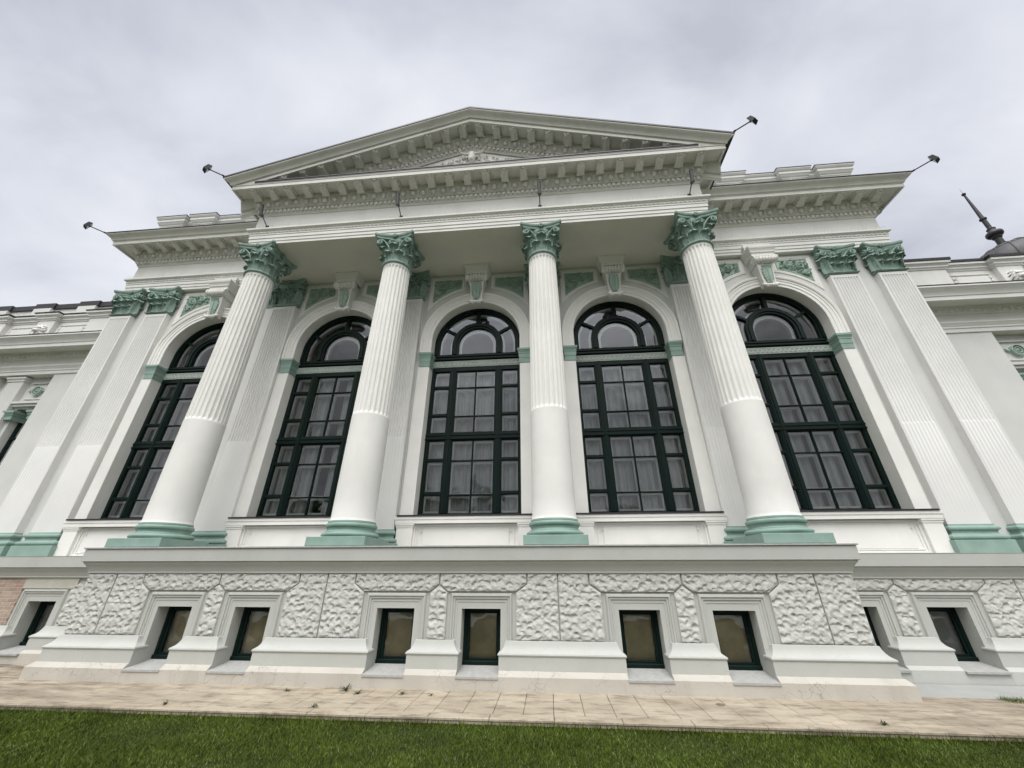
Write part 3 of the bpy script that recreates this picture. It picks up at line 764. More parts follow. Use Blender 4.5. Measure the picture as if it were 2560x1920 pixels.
ks = keystone().build('keystone', WHITE, B, True, (WX[0],0,0), 40); kl = key_leaf().build('acanthus_leaf', GREEN_REL, ks, True)
sp = []
for s in (-1,1):
    q = spandrel(s).build('spandrel_panel', WHITE, B, False, (WX[0],0,0)); q2 = spandrel_relief(s, 11+s).build('scroll_relief', GREEN_REL, q, True, None, 60); sp.append(q)
for x in WX[1:]:
    for o in [at0]+pr+im+[ks]+sp: copy_part(o, B, (x,0,0))
for i, x in enumerate(WX): apron(Z0 if 0 < i < 4 else Z0B).build('window_apron', WHITE, B, False, (x,0,0))

# ------------------------------------------------------------------ entablatures
def ent_path(y, x, yb): return [(-x,yb),(-x,y),(x,y),(x,yb)]
ARCH = [(0,ZC),(0,10.03),(.018,10.034),(.018,10.135),(.036,10.14),(.036,10.25),(.05,10.256),(.05,10.30),(.062,10.31),(.062,10.37),(.085,10.385),(.115,10.41),(.125,10.415),(.125,10.472),(0,10.478)]
BED = [(0,11.06),(.02,11.064),(.035,11.10),(.045,11.115),(.055,11.12),(.055,11.26),(.105,11.262),(.105,11.28),(.115,11.285),(.135,11.35),(.165,11.42),(.195,11.48),(.205,11.485),(.205,11.51),(.22,11.512),(.22,11.635)]
CORO = [(.22,11.635),(.545,11.635),(.545,11.573),(.60,11.573),(.601,11.70),(.615,11.702),(.62,11.725)]
CYMA = [(.62,11.725),(.64,11.728),(.655,11.76),(.675,11.80),(.715,11.84),(.76,11.868),(.785,11.89),(.79,11.90),(.79,11.925)]
def beads(mb, path, z, off, sp_, r):
    for (x0,y0),(x1,y1) in zip(path[:-1], path[1:]):
        d = Vector((x1-x0,y1-y0)); L_ = d.length; d /= L_; nrm = Vector((d.y,-d.x)); n = max(1,int(L_/sp_))
        for i in range(n):
            p = Vector((x0,y0))+d*(L_*(i+.5)/n)+nrm*off
            mb.ball((p.x,p.y,z), r if abs(d.x) > .5 else r*.5, r*.5 if abs(d.x) > .5 else r, r*.8, 4, 6)
def dentils_eggs(mb, path, zf=lambda x: 0):
    for (x0,y0),(x1,y1) in zip(path[:-1], path[1:]):
        d = Vector((x1-x0,y1-y0)); L_ = d.length; d /= L_; nr = Vector((d.y,-d.x))
        Lx = L_
        n = max(1,int((Lx+.1)/.133))
        for i in range(n):
            c = -.05+(Lx+.1)*(i+.5)/n
            a = Vector((x0,y0))+d*(c-.04)+nr*.05; b_ = Vector((x0,y0))+d*(c+.04)+nr*.102
            dz = zf(Vector((x0,y0))[0]+d.x*c)
            mb.box(a.x,b_.x,a.y,b_.y,11.145+dz,11.235+dz)
        n = max(1,int((Lx+.3)/.29))
        for i in range(n):
            c = -.15+(Lx+.3)*(i+.5)/n; p = Vector((x0,y0))+d*c+nr*.160; dz = zf(p.x)
            tx = abs(d.x) > .5
            mb.ball((p.x,p.y,11.385+dz), .066 if tx else .06, .06 if tx else .066, .085, 8, 10)
            for s in (-1,1):   # husk around each egg
                q = []
                for k in range(6):
                    a = PI*.40-k/5*PI*.88; w = p+d*(s*math.cos(a)*.092)
                    w = w+nr*(math.sin(a)*.042+.004); q.append((w.x,w.y,11.39+math.sin(a)*.095+dz))
                mb.tube(q,.010,5)
            # dart
            w = p+d*.145; 
            if i < n-1: mb.tube([(w.x+nr.x*.04,w.y+nr.y*.04,11.47+zf(w.x)),(w.x-nr.x*.02,w.y-nr.y*.02,11.30+zf(w.x))],[.03,.008],5)
def modillion_mesh():
    """hangs below z=0, wall at y=0, outward -y"""
    mb = MB(); w = .10; P_ = []
    pr = [(0,-.165),(-.03,-.17),(-.07,-.155),(-.11,-.13),(-.17,-.105),(-.23,-.10),(-.27,-.108),(-.30,-.10),(-.315,-.075),(-.31,-.045),(-.31,0.0),(0,0.0)]
    n = len(pr); mb.add([(-w,y,z) for y,z in pr]+[(w,y,z) for y,z in pr], [tuple(range(n)), tuple(range(n,2*n))[::-1]]+[(i,(i+1)%n,(i+1)%n+n,i+n) for i in range(n)])
    mb.bbox(-w-.035,w+.035,-.335,0,-.035,0.0,.006)
    mb.tube([(-w-.012,-.29,-.075),(w+.012,-.29,-.075)],.038,10)
    mb.tube([(-w-.012,-.035,-.13),(w+.012,-.035,-.13)],.045,10)
    # leaf below
    def fn(u,v):
        x=(u-.5)*2; y=-.02-.30*v; ww=(.072+.035*math.sin(v*PI))*(1+.10*math.cos(v*4*2*PI)); z=-.185+.07*math.sin(v*PI*.5)-.018*(1-abs(x))-(.02 if v>.85 else 0)+.012*abs(math.cos(x*5))
        return (x*ww,y,z)
    mb.grid(fn,8,12); mb.ball((0,-.325,-.085),.045,.035,.035,6,8)
    for s_ in (-1,1): mb.ball((s_*.085,-.318,-.055),.04,.03,.03,6,8)
    return mb
MOD = modillion_mesh()
def mods(name_parent, items, first=[None]):
    for x,y,z,rz in items:
        if first[0] is None:
            o = MOD.build('modillion', SOFF, name_parent, True, (x,y,z), 35); first[0] = o
        else:
            o = first[0].copy(); COL.objects.link(o); o.parent = name_parent; o.location = (x,y,z)
        o.rotation_euler = (0,0,rz)
# portico
PP = ent_path(YA, XA, YW+.1)
mb = MB(); mb.sweep(ARCH, PP, caps=False); beads(mb, PP, 10.34, .066, .115, .034)
mb.build('architrave', WHITE, B, True, None, 20)
mb = MB(); mb.sweep([(-.01,10.47),(0,10.475),(0,11.07)], PP, caps=False); mb.build('frieze', ENTW, B)
mb = MB(); mb.add([(-XA,YA,ZC+.001),(XA,YA,ZC+.001),(XA,YW+.1,ZC+.001),(-XA,YW+.1,ZC+.001)],[(0,3,2,1)]); mb.box(-XA+.02,XA-.02,YA+.03,YW+.1,ZC+.02,11.6); mb.build('porch_ceiling', CEIL, B)
mb = MB(); mb.sweep(BED+CORO[1:], PP, caps=False); dentils_eggs(mb, PP)
mb.sweep([(.60,11.70),(.602,11.702),(.605,11.79),(.0,11.80)], [(-XA,YA),(XA,YA)], caps=False)
corn_p = mb.build('cornice', SOFF, B, True, None, 25)
mb = MB()
for sx in (-1,1):
    pth = [(sx*XA,YW),(sx*XA,YA)] if sx < 0 else [(sx*XA,YA),(sx*XA,YW)]
    mb.sweep(CYMA, pth, caps=True)
mb.build('side_cyma', SOFF, corn_p, True, None, 25)
mb = MB(); y = YA-.63
mb.box(-6.27,6.27,y,y+.5,11.80,11.835); mb.box(-6.27,6.27,y+.012,y+.5,11.72,11.80); mb.build('flashing', TIN, corn_p)
mods(corn_p, [(k*.527, YA-.22, 11.635, 0) for k in range(-12,13)])
mods(corn_p, [(sx*(XA+.22), YA+.12+j*.527, 11.635, sx*PI/2) for sx in (-1,1) for j in range(3)])
# the raking cornice: same members, sheared to the slope
SL = .33; ZAPC = 13.87           # underside of the raking corona at the apex, front plane
def rake(prof, hx, dz0):
    """prof (offset, z) with z measured as in the horizontal cornice"""
    mb = MB(); k = len(prof); vs = []
    for x in (-hx, 0, hx):
        for o, z in prof: vs.append((x, YA-o, z-11.573+ZAPC-SL*abs(x)))
    mb.add(vs, [(i*k+j,(i+1)*k+j,(i+1)*k+j+1,i*k+j+1) for i in range(2) for j in range(k-1)])
    return mb
zf = lambda x: ZAPC-11.573-SL*abs(x)
mb = rake(BED+CORO[1:], 6.93, 0); dentils_eggs(mb, [(-4.6,YA),(4.6,YA)], zf)
rk = mb.build('raking_cornice', SOFF, B, True, None, 25)
def rake_cyma():
    mb = MB(); k = len(CYMA)
    vs = []
    for x in (-1,0,1):
        for o, z in CYMA: 
            X = x*(XA+o); vs.append((X, YA-o, z-11.573+ZAPC-.018-SL*abs(X)))
    mb.add(vs, [(i*k+j,(i+1)*k+j,(i+1)*k+j+1,i*k+j+1) for i in range(2) for j in range(k-1)])
    return mb
mb = rake_cyma(); mb.build('cyma', SOFF, rk, True, None, 25)
mods(rk, [(x*1.0, YA-.22, 11.635+zf(x), 0) for x in [k*.527+(.2635) for k in range(-11,11)]])
for o in [q for q in rk.children if q.name.startswith('modillion')]:
    o.rotation_euler = (0, math.atan(SL)*(1 if o.location.x > 0 else -1)*.0, 0)
# gable roof over the portico
mb = MB(); hx = XA+.81; zt = lambda x: 14.275-SL*abs(x)
y0 = YA-.805
for s in (-1,1):
    mb.add([(0,y0,zt(0)),(s*hx,y0,zt(hx)),(s*hx,9,zt(hx)),(0,9,zt(0)),(0,y0,zt(0)-.06),(s*hx,y0,zt(hx)-.06),(s*hx,9,zt(hx)-.06),(0,9,zt(0)-.06)],
           [(0,1,2,3),(4,7,6,5),(0,4,5,1),(1,5,6,2),(3,2,6,7)])
mb.build('gable_roof', TIN, B)
mb = MB(); p = Vector((3.55,2.2,13.33)); mb.box(3.3,3.9,.6,1.2,zt(3.6)-.1,zt(3.6)+.36); mb.build('roof_hatch', TIN, B)
# tympanum with bull's head and garland
mb = MB(); mb.prism([(-6.2,11.7),(6.2,11.7),(0,13.75)], YA+.02, YA+.3); mb.prism([(-2.6,12.40),(2.6,12.40),(0,13.27)], YA-.004, YA+.05)
ty = mb.build('tympanum', WHITE, B)
mb = MB(); zc = 12.93
mb.ball((0,YA-.08,zc),.115,.12,.20,10,12); mb.ball((0,YA-.15,zc-.17),.075,.08,.10,8,10); mb.ball((0,YA-.10,zc+.12),.13,.09,.08,8,10)
for s in (-1,1):
    mb.tube([(s*.09,YA-.09,zc+.15),(s*.22,YA-.11,zc+.13),(s*.33,YA-.13,zc+.17),(s*.38,YA-.15,zc+.27)],[.045,.04,.028,.006],8)
    mb.ball((s*.17,YA-.07,zc+.04),.07,.03,.035,6,8); mb.ball((s*.07,YA-.17,zc+.05),.02,.02,.02,5,6)
mb.build('bull_head_relief', WHITE, ty, True, None, 70)
rr = random.Random(3)
for side in (-1,1):
  mb = MB()
  for i in range(110):
    x = side*rr.uniform(.14,1.9)
    z = rr.uniform(12.45, 13.23-SL*abs(x)*1.0-.06)
    if z < 12.45: continue
    a = rr.random()*PI; l_ = rr.uniform(.04,.09)
    mb.tube([(x-math.cos(a)*l_,YA-.01,z-math.sin(a)*l_),(x,YA-.05,z),(x+math.cos(a)*l_,YA-.01,z+math.sin(a)*l_)],[.015,.034,.012],5)
  mb.build('garland_relief', WHITE, ty, True, None, 60)

# end block entablature (both sides of the portico)
for s in (-1,1):
    pth = [(XA-.02,YF),(XF,YF),(XF,YF+3.5)] if s > 0 else [(-XF,YF+3.5),(-XF,YF),(-XA+.02,YF)]
    mb = MB(); mb.sweep(ARCH, pth, caps=False); beads(mb, pth, 10.34, .066, .115, .034)
    mb.sweep(ARCH, [(s*8.257-.41,YF),(s*8.257-.41,YF-.16),(s*8.257+.41,YF-.16),(s*8.257+.41,YF)][::1], caps=False) if False else None
    mb.box(s*8.257-.37,s*8.257+.37,YF-.13,YF+.02,ZC-.004,10.05); mb.box(s*8.257-.39,s*8.257+.39,YF-.145,YF+.02,10.054,10.155)
    mb.add([(s*XA,YF,ZC),(s*XF,YF,ZC),(s*XF,YW+.2,ZC),(s*XA,YW+.2,ZC)],[(0,3,2,1)])
    mb.build('architrave', ENTW, B, True, None, 20)
    mb = MB(); mb.sweep([(-.01,10.47),(0,10.475),(0,11.07)], pth, caps=False); mb.build('frieze', ENTW, B)
    mb = MB(); mb.sweep(BED+CORO[1:]+CYMA[1:]+[(0,12.05)], pth, caps=False); dentils_eggs(mb, pth)
    cb_ = mb.build('cornice', SOFF, B, True, None, 25)
    mb = MB(); mb.sweep([(.70,11.927),(.81,11.927),(.812,11.95),(.0,12.08)], pth, caps=False); mb.build('flashing', TIN, cb_)
    n = 10
    mods(cb_, [(s*(XF-.02-k*.527), YF-.22, 11.635, 0) for k in range(n)])
    mods(cb_, [(s*(XF+.22), YF+.25+j*.527, 11.635, s*PI/2) for j in range(3)])
    # attic wall above the cornice
    mb = MB()
    ya = 1.30
    mb.box(s*5.5,s*11.95,ya,ya+.6,11.9,13.05)
    px = [(11.08,11.97),(9.9,10.66),(7.85,8.65),(5.8,6.5)]
    for a,b_ in px: mb.bbox(min(s*a,s*b_),max(s*a,s*b_),ya-.14,ya+.02,11.9,13.05,.01)
    def corn(path): mb.sweep([(0,13.0),(.02,13.01),(.03,13.06),(.05,13.07),(.09,13.15),(.10,13.16),(.10,13.25),(.12,13.27),(.15,13.33),(.15,13.36),(0,13.38)], path)
    pts = [(11.97,ya+.6)]
    for a,b_ in px: pts += [(b_,ya-.14),(a,ya-.14),(a,ya)] if a > 6 else [(b_,ya-.14),(a,ya-.14)]
    q = []
    prev = None
    q.append((11.97,ya+.6)); q.append((11.97,ya-.14)); q.append((11.08,ya-.14)); q.append((11.08,ya)); 
    for a,b_ in px[1:3]: q += [(b_,ya),(b_,ya-.14),(a,ya-.14),(a,ya)]
    q.append((5.5,ya))
    if s > 0: q = q[::-1]
    else: q = [(-x,y) for x,y in q]
    corn(q)
    at = mb.build('attic_parapet', ENTW, B, False)
    mb = MB(); mb.sweep([(0,13.382),(.158,13.365),(.16,13.395),(0,13.41)], q); mb.build('flashing', TIN, at)
    r2 = random.Random(9)
    for a,b_ in px[:3]:
        mb = MB()
        for i in range(28):
            x = r2.uniform(a+.12,b_-.12); z = r2.uniform(12.35,12.92); an = r2.random()*PI
            mb.tube([(s*x-.05*math.cos(an),ya-.145,z-.05*math.sin(an)),(s*x,ya-.20,z),(s*x+.05*math.cos(an),ya-.145,z+.05*math.sin(an))],[.012,.035,.012],5)
        mb.ball((s*(a+b_)/2,ya-.18,12.7),.12,.09,.15,7,9)
        mb.build('trophy_relief', WHITE, at, True, None, 60)
mb = MB(); mb.box(-11.9,11.9,1.9,8,10.0,12.9); mb.box(-34,34,4.4,9,0,9.4); mb.build('flat_roof', ROOF, B)

def spikes(x0, x1, y, z, h=.10, st=.045):
    mb = MB(); x = x0
    while x < x1:
        a = random.uniform(-.02,.02); mb.tube([(x,y,z),(x+a,y-.03-random.uniform(0,.03),z+h)], .0016, 3, False); x += st
    mb.build('bird_spikes', SILLM, B, fix=False)
spikes(-XA-.05, XA+.05, YA-.08, 10.475)
for s in (-1,1): spikes(*sorted((s*6.6, s*(XF+.05))), YF-.08, 10.475)
# ------------------------------------------------------------------ podium, ledges
LED = [(-.2,1.50),(.0,1.555),(.012,1.56),(.012,1.585),(.02,1.60),(.035,1.64),(.065,1.69),(.088,1.715),(.095,1.735),(.095,1.745),(.118,1.748),(.122,1.752),(.125,1.955),(.10,1.958)]
def shifted(prof, dz): return [(o, z+dz) for o, z in prof]
YB, XB = -.575, 6.625
mb = MB(); pth = [(-XB,.40),(-XB,YB),(XB,YB),(XB,.40)]
mb.sweep(LED, pth, caps=False); mb.box(-XB-.1,XB+.1,YB-.1,1.6,1.90,1.957)
mb.box(-XB-.1,XB+.1,.30,1.6,1.60,1.90)
led = mb.build('podium_ledge', GREY, B, True, None, 25)
mb = MB(); mb.bbox(-XB-.15,XB+.15,YB-.147,1.6,1.960,Z0,.004); mb.build('ledge_slab', SILLM, led)
YR = .435
for s in (-1,1):
    mb = MB(); pth = [(6.6,YR),(13.1,YR),(13.1,2.0)] if s > 0 else [(-13.1,2.0),(-13.1,YR),(-6.6,YR)]
    mb.sweep(shifted(LED,-.085), pth, caps=False); mb.box(s*6.74,s*13.2,YR-.1,1.95,1.70,1.872)
    l2 = mb.build('podium_ledge', GREY, B, True, None, 25)
    mb = MB(); mb.box(s*6.88,s*13.25,YR-.13,1.95,1.873,Z0B); mb.build('ledge_slab', SILLM, l2)

# ------------------------------------------------------------------ rusticated basement
def rust_block(poly, yback, yfront, seed, name='rusticated_block', m=GREYR, notch=None):
    """convex polygon (x,z) with a hacked stone face"""
    r = np.random.default_rng(seed)
    xs = [p[0] for p in poly]; zs = [p[1] for p in poly]; x0,x1,z0,z1 = min(xs),max(xs),min(zs),max(zs)
    st = .0125; nx, nz = max(2,int((x1-x0)/st)), max(2,int((z1-z0)/st))
    bm = bmesh.new()
    gv = [[bm.verts.new((x0+(x1-x0)*i/nx, 0, z0+(z1-z0)*j/nz)) for j in range(nz+1)] for i in range(nx+1)]
    for i in range(nx):
        for j in range(nz): bm.faces.new((gv[i][j],gv[i+1][j],gv[i+1][j+1],gv[i][j+1]))
    n = len(poly); cen = Vector((sum(xs)/n,0,sum(zs)/n))
    if notch:      # upper corner cut away: straight side above, diagonal below
        xn, zn, sg = notch
        bmesh.ops.bisect_plane(bm, geom=bm.verts[:]+bm.edges[:]+bm.faces[:], plane_co=Vector((0,0,zn)), plane_no=Vector((0,0,1)))
        upf = [f for f in bm.faces if f.calc_center_median().z > zn]
        g = set(upf); [g.update(f.edges) or g.update(f.verts) for f in upf]
        bmesh.ops.bisect_plane(bm, geom=list(g), plane_co=Vector((xn,0,0)), plane_no=Vector((-sg,0,0)))
        dead = [f for f in bm.faces if f.calc_center_median().z > zn and (f.calc_center_median().x-xn)*sg < 0]
        bmesh.ops.delete(bm, geom=dead, context='FACES')
        a = Vector(poly[-1]); b_ = Vector(poly[-2]); d = b_-a; nr = Vector((-d.y*sg, 0, d.x*sg))
        if nr.x*sg > 0: nr = -nr
        lo = [f for f in bm.faces if f.calc_center_median().z < zn]
        g = set(lo); [g.update(f.edges) or g.update(f.verts) for f in lo]
        bmesh.ops.bisect_plane(bm, geom=list(g), plane_co=Vector((a.x,0,a.y)), plane_no=nr)
        dead = [f for f in bm.faces if f.calc_center_median().z < zn and (f.calc_center_median()-Vector((a.x,0,a.y))).dot(nr) > 0]
        bmesh.ops.delete(bm, geom=dead, context='FACES')
    for i in range(n if not notch else 0):
        a = Vector((poly[i][0],0,poly[i][1])); b_ = Vector((poly[(i+1)%n][0],0,poly[(i+1)%n][1])); d = (b_-a)
        if abs(d.x) < 1e-6 or abs(d.z) < 1e-6: continue
        nr = Vector((d.z,0,-d.x)).normalized()
        if (cen-a).dot(nr) > 0: nr = -nr
        bmesh.ops.bisect_plane(bm, geom=bm.verts[:]+bm.edges[:]+bm.faces[:], plane_co=a, plane_no=nr, clear_outer=True)
    bm.verts.ensure_lookup_table()
    P_ = np.array([(v.co.x, v.co.z) for v in bm.verts])
    # distance to outline
    dist = np.full(len(P_), 9.0)
    for i in range(n):
        a = np.array(poly[i]); b_ = np.array(poly[(i+1)%n]); d = b_-a; L2 = (d**2).sum(); t = np.clip(((P_-a)@d)/L2,0,1)
        dist = np.minimum(dist, np.hypot(*(P_-(a+t[:,None]*d)).T))
    # scoops: jittered cells, each a sloped hollow, deep at its head
    def scoops(cell, amp, asp, ru, rv):
        gx = np.arange(x0-cell, x1+cell, cell*asp); gz = np.arange(z0-cell, z1+cell, cell)
        C = np.array([(gx_+r.uniform(-.34,.34)*cell*asp, gz_+r.uniform(-.34,.34)*cell) for gx_ in gx for gz_ in gz])
        an = r.normal(0,.55,len(C)); sz = r.uniform(.7,1.25,len(C)); am = amp*r.uniform(.45,1.1,len(C))
        h = np.zeros(len(P_))
        for (cx,cz),a,s_,m_ in zip(C,an,sz,am):
            dx = P_[:,0]-cx; dz = P_[:,1]-cz; ca, sa = math.cos(a), math.sin(a)
            v = (dx*sa+dz*ca)/(cell*s_*rv); u = (dx*ca-dz*sa)/(cell*s_*ru)
            q = np.clip(1-u*u-v*v,0,1)
            h = np.maximum(h, m_*np.clip(q*2.0,0,1)**.7*np.clip((v+.95)/1.7,0,1)**1.5)
        return h
    wob = sum(np.sin(P_[:,0]*fx+P_[:,1]*fz+ph)*.0022 for fx,fz,ph in ((31,17,1.1),(-23,41,2.3),(57,-29,.4),(44,63,3.0)))
    h = scoops(.108,.036,1.08,.54,.47)+scoops(.046,.010,1.2,.5,.5)+wob+np.abs(r.normal(0,.0018,len(P_)))
    bev = np.clip(dist/.03,0,1)
    face = (yfront + h*np.clip(dist/.02,0,1) + (1-np.sqrt(bev))*.022)
    face = np.minimum(face, yback-.004)
    for v, y in zip(bm.verts, face): v.co.y = y
    be = [e_ for e_ in bm.edges if len(e_.link_faces) == 1]
    ex = bmesh.ops.extrude_edge_only(bm, edges=be)
    for v in [g for g in ex['geom'] if isinstance(g, bmesh.types.BMVert)]: v.co.y = yback+.01
    bmesh.ops.recalc_face_normals(bm, faces=bm.faces)
    me = bpy.data.meshes.new(name); bm.to_mesh(me); bm.free(); me.materials.append(m)
    me.polygons.foreach_set('use_smooth', [True]*len(me.polygons)); me.set_sharp_from_angle(angle=R(48))
    o = bpy.data.objects.new(name, me); COL.objects.link(o); o.parent = B
    return o
OX, OW, OZT = .725, .322, 1.03      # basement openings: offset in the pair, half width, head height
def basement(pairs, xa, xb, yb, dz, side, seed0, brick=None):
    """flat wall behind the rustication with the openings left free"""
    yj = yb+.055; ops = sorted([(c+s*OX-OW, c+s*OX+OW) for c in pairs for s in (-1,1)])
    ops = [o for o in ops if o[1] > xa and o[0] < xb]
    mb = MB(); x = xa
    for a,b_ in ops:
        a2 = max(a,xa)
        if a2 > x: mb.box(x,a2,yj,yj+.45,-.05,1.60)
        mb.box(a2,b_,yj,yj+.45,OZT,1.60); mb.box(a2,b_,yj,yj+.45,-.05,.19); x = b_
    mb.box(x,xb,yj,yj+.45,-.05,1.60)
    mb.build('basement_wall', GREY, B)
    return yj
def surround(cx, yj):
    """moulded window surround, three stepped fasciae, mitred; local x around cx"""
    mb = MB()
    st = [(.52,1.262,.0),(.50,1.245,-.035),(.475,1.215,-.04),(.468,1.21,-.018),(.44,1.178,-.024),(.432,1.17,-.004),(.40,1.13,-.008),(.39,1.122,.018),(.325,1.033,.02),(OW-.002,OZT,.03),(OW-.002,OZT,.22)]
    k = len(st); vs = []
    for seg in range(4):
        for x,z,y in st:
            sx = -1 if seg < 2 else 1; zz = .15 if seg in (0,3) else z
            vs.append((cx+sx*x, yj+y, zz))
    mb.add(vs, [(s*k+j,s*k+j+1,(s+1)*k+j+1,(s+1)*k+j) for s in range(3) for j in range(k-1)])
    return mb
def basement_window(cx, yb):
    yj = yb+.055; yf = yb+.285
    mb = MB()
    def fr(h0,h1,z0,z1,w,ya,yb_):
        mb.bbox(cx-h1,cx-h1+w,ya,yb_,z0,z1,.006); mb.bbox(cx+h1-w,cx+h1,ya,yb_,z0,z1,.006); mb.bbox(cx-h1+w,cx+h1-w,ya,yb_,z1-w,z1,.006); mb.bbox(cx-h1+w,cx+h1-w,ya,yb_,z0,z0+w,.006)
    fr(0,OW,.23,1.04,.055,yf,yf+.08); fr(0,OW-.052,.275,.99,.045,yf+.02,yf+.07); mb.bbox(cx-OW,cx+OW,yf-.03,yf+.05,.20,.29,.01)
    w = mb.build('basement_window', FRAME, B, False)
    mb = MB(); mb.add([(cx-.24,yf+.045,.30),(cx+.24,yf+.045,.30),(cx+.24,yf+.045,.96),(cx-.24,yf+.045,.96)],[(0,1,2,3)]); mb.build('glass', GLASS, w, fix=False)
    surround(cx, yj).build('surround', GREY, w, False)
    mb = MB(); x0,x1 = cx-OW+.004, cx+OW-.004; yo = yb-.20
    mb.add([(x0-.004,yo,.140),(x1+.004,yo,.140),(x1,yf+.02,.200),(x0,yf+.02,.200),(x0-.004,yo,.168),(x1+.004,yo,.168),(x1,yf+.02,.238),(x0,yf+.02,.238)],[(0,3,2,1),(4,5,6,7),(0,1,5,4),(1,2,6,5),(2,3,7,6),(3,0,4,7)])
    mb.build('sill', SILLM, w)
    mb = MB(); mb.grid(lambda u,v: (cx-.30+.6*u, yf+.11+.012*math.sin(v*14)+.006*math.sin(u*9+v*4), .2+.86*v), 8, 24)
    mb.build('blind', BLIND if brick_dark(cx) else ROOM, w, True, None, 80, False)
    return w
def brick_dark(cx): return abs(cx) < 6.3
# portico basement
basement([-4,0,4], -XB+.05, XB-.05, YB, 0, 0, 0)
mb = MB(); mb.box(-XB+.02,-XB+.5,YB+.06,1.2,-.05,1.60); mb.box(XB-.5,XB-.02,YB+.06,1.2,-.05,1.60); mb.box(-6.4,6.4,.5,1.2,-.05,1.9); mb.build('basement_core', GREY, B)
for c in (-4,0,4):
    for s in (-1,1): basement_window(c+s*OX, YB)
J = .011
def pattern(c, zt, yb, seed, left=True, right=True):
    out_ = []
    for s in (-1,1):
        if (s < 0 and not left) or (s > 0 and not right): continue
        rust_block([(c+s*J,zt),(c+s*1.478,zt),(c+s*1.478,1.405),(c+s*1.31,1.285),(c+s*.155,1.285),(c+s*J,1.395)], yb+.055, yb, seed+s*3, 'rusticated_lintel')
    rust_block([(c-.147,.607),(c+.147,.607),(c+.147,1.262),(c,1.368),(c-.147,1.262)], yb+.055, yb, seed+7)
for i, c in enumerate((-4,0,4)): pattern(c, 1.552, YB, 20+i*11)
def big(xe, xj, zt, yb, seed):
    """block between an opening edge (xe is 1.305 from the pair axis) and a joint xj; s gives the chamfer side"""
    s = 1 if xj > xe else -1
    rust_block([(xe,.607),(xj,.607),(xj,zt),(xe+s*.192,zt),(xe+s*.192,1.392),(xe,1.262)], yb+.055, yb, seed, notch=(xe+s*.192,1.392,s))
for c in (-4,0,4):
    big(c+1.305, (c+2)-J if c < 4 else 6.05-J, 1.552, YB, 60+c)
    big(c-1.305, (c-2)+J if c > -4 else -6.05+J, 1.552, YB, 80+c)
for s in (-1,1): rust_block([(s*(6.05+J),.607),(s*6.625,.607),(s*6.625,1.552),(s*(6.05+J),1.552)], YB+.055, YB, 95+s)
# recessed basements left and right
RC = 7.94
basement([RC], 6.55, 13.1, YR, 0, 1, 0); basement([-RC], -13.1, -6.55, YR, 0, -1, 0)
mb = MB()
for s in (-1,1): mb.box(s*12.6,s*13.08,YR+.3,2.1,-.05,1.7)
mb.build('basement_return', GREY, B)
ztr = 1.468
for s in (-1,1):
    for t in (-1,1): basement_window(s*RC+t*OX, YR)
pattern(RC, ztr, YR, 130)
big(RC+1.305, RC+1.95, ztr, YR, 140); rust_block([(RC+1.97,.607),(RC+2.6,.607),(RC+2.6,ztr),(RC+1.97,ztr)], YR+.055, YR, 141)
big(-RC+1.305+.0, -6.6, ztr, YR, 142)
rust_block([(-RC-.147,.607),(-RC+.147,.607),(-RC+.147,1.262),(-RC,1.368),(-RC-.147,1.262)], YR+.055, YR, 143)
mb = MB(); mb.box(-13.08,-RC-1.30,YR+.03,YR+.06,.60,1.50); mb.build('exposed_brickwork', BRICK, B)
mb = MB(); mb.box(-RC-1.298,-RC-.06,YR+.022,YR+.06,1.266,1.50); mb.build('bare_plaster_patch', mat('bare_render',(.50,.49,.42),.95,1.0,60,.12,6,.1), B)

# base mouldings of the piers
BM = [(.0,.600),(.006,.585),(.012,.56),(.03,.52),(.055,.485),(.085,.465),(.105,.452),(.112,.435),(.106,.42),(.095,.416),(.095,.408)]
BM = [(-.03,.602)]+BM
def pier_base(x0, x1, y, name='pier_base', chL=False, chR=False, yback=None):
    mb = MB(); yf = y-.02; bk = yback if yback is not None else y+.11
    c0, c1 = x0+.091, x1-.091
    mb.sweep(BM[::-1], [(c0,bk),(c0,yf),(c1,yf),(c1,bk)])
    mb.sweep([(.095,-.02),(.095,.408),(0,.410)], [(c0,bk),(c0,yf),(c1,yf),(c1,bk)], caps=False)
    return mb
YBF = YB
for i,(a,b_) in enumerate([(-4+OX+OW, -OX-OW),(OX+OW,4-OX-OW),(-OX+OW,OX-OW),(-4-OX+OW,-4+OX-OW),(4-OX+OW,4+OX-OW)]):
    pier_base(a, b_, YB).build('pier_base', GREY, B, True, None, 25)
for s in (-1,1):
    a, b_ = sorted((s*(4+OX+OW), s*6.72)); mb = MB(); c0, c1 = a+.091, b_-.091; yf = YB-.02
    bkL = YB+.11 if s > 0 else YR+.05; bkR = YR+.05 if s > 0 else YB+.11
    p_ = [(c0,bkL),(c0,yf),(c1,yf),(c1,bkR)]
    mb.sweep(BM[::-1], p_); mb.sweep([(.095,-.02),(.095,.408),(0,.410)], p_, caps=False); mb.build('pier_base', GREY, B, True, None, 25)
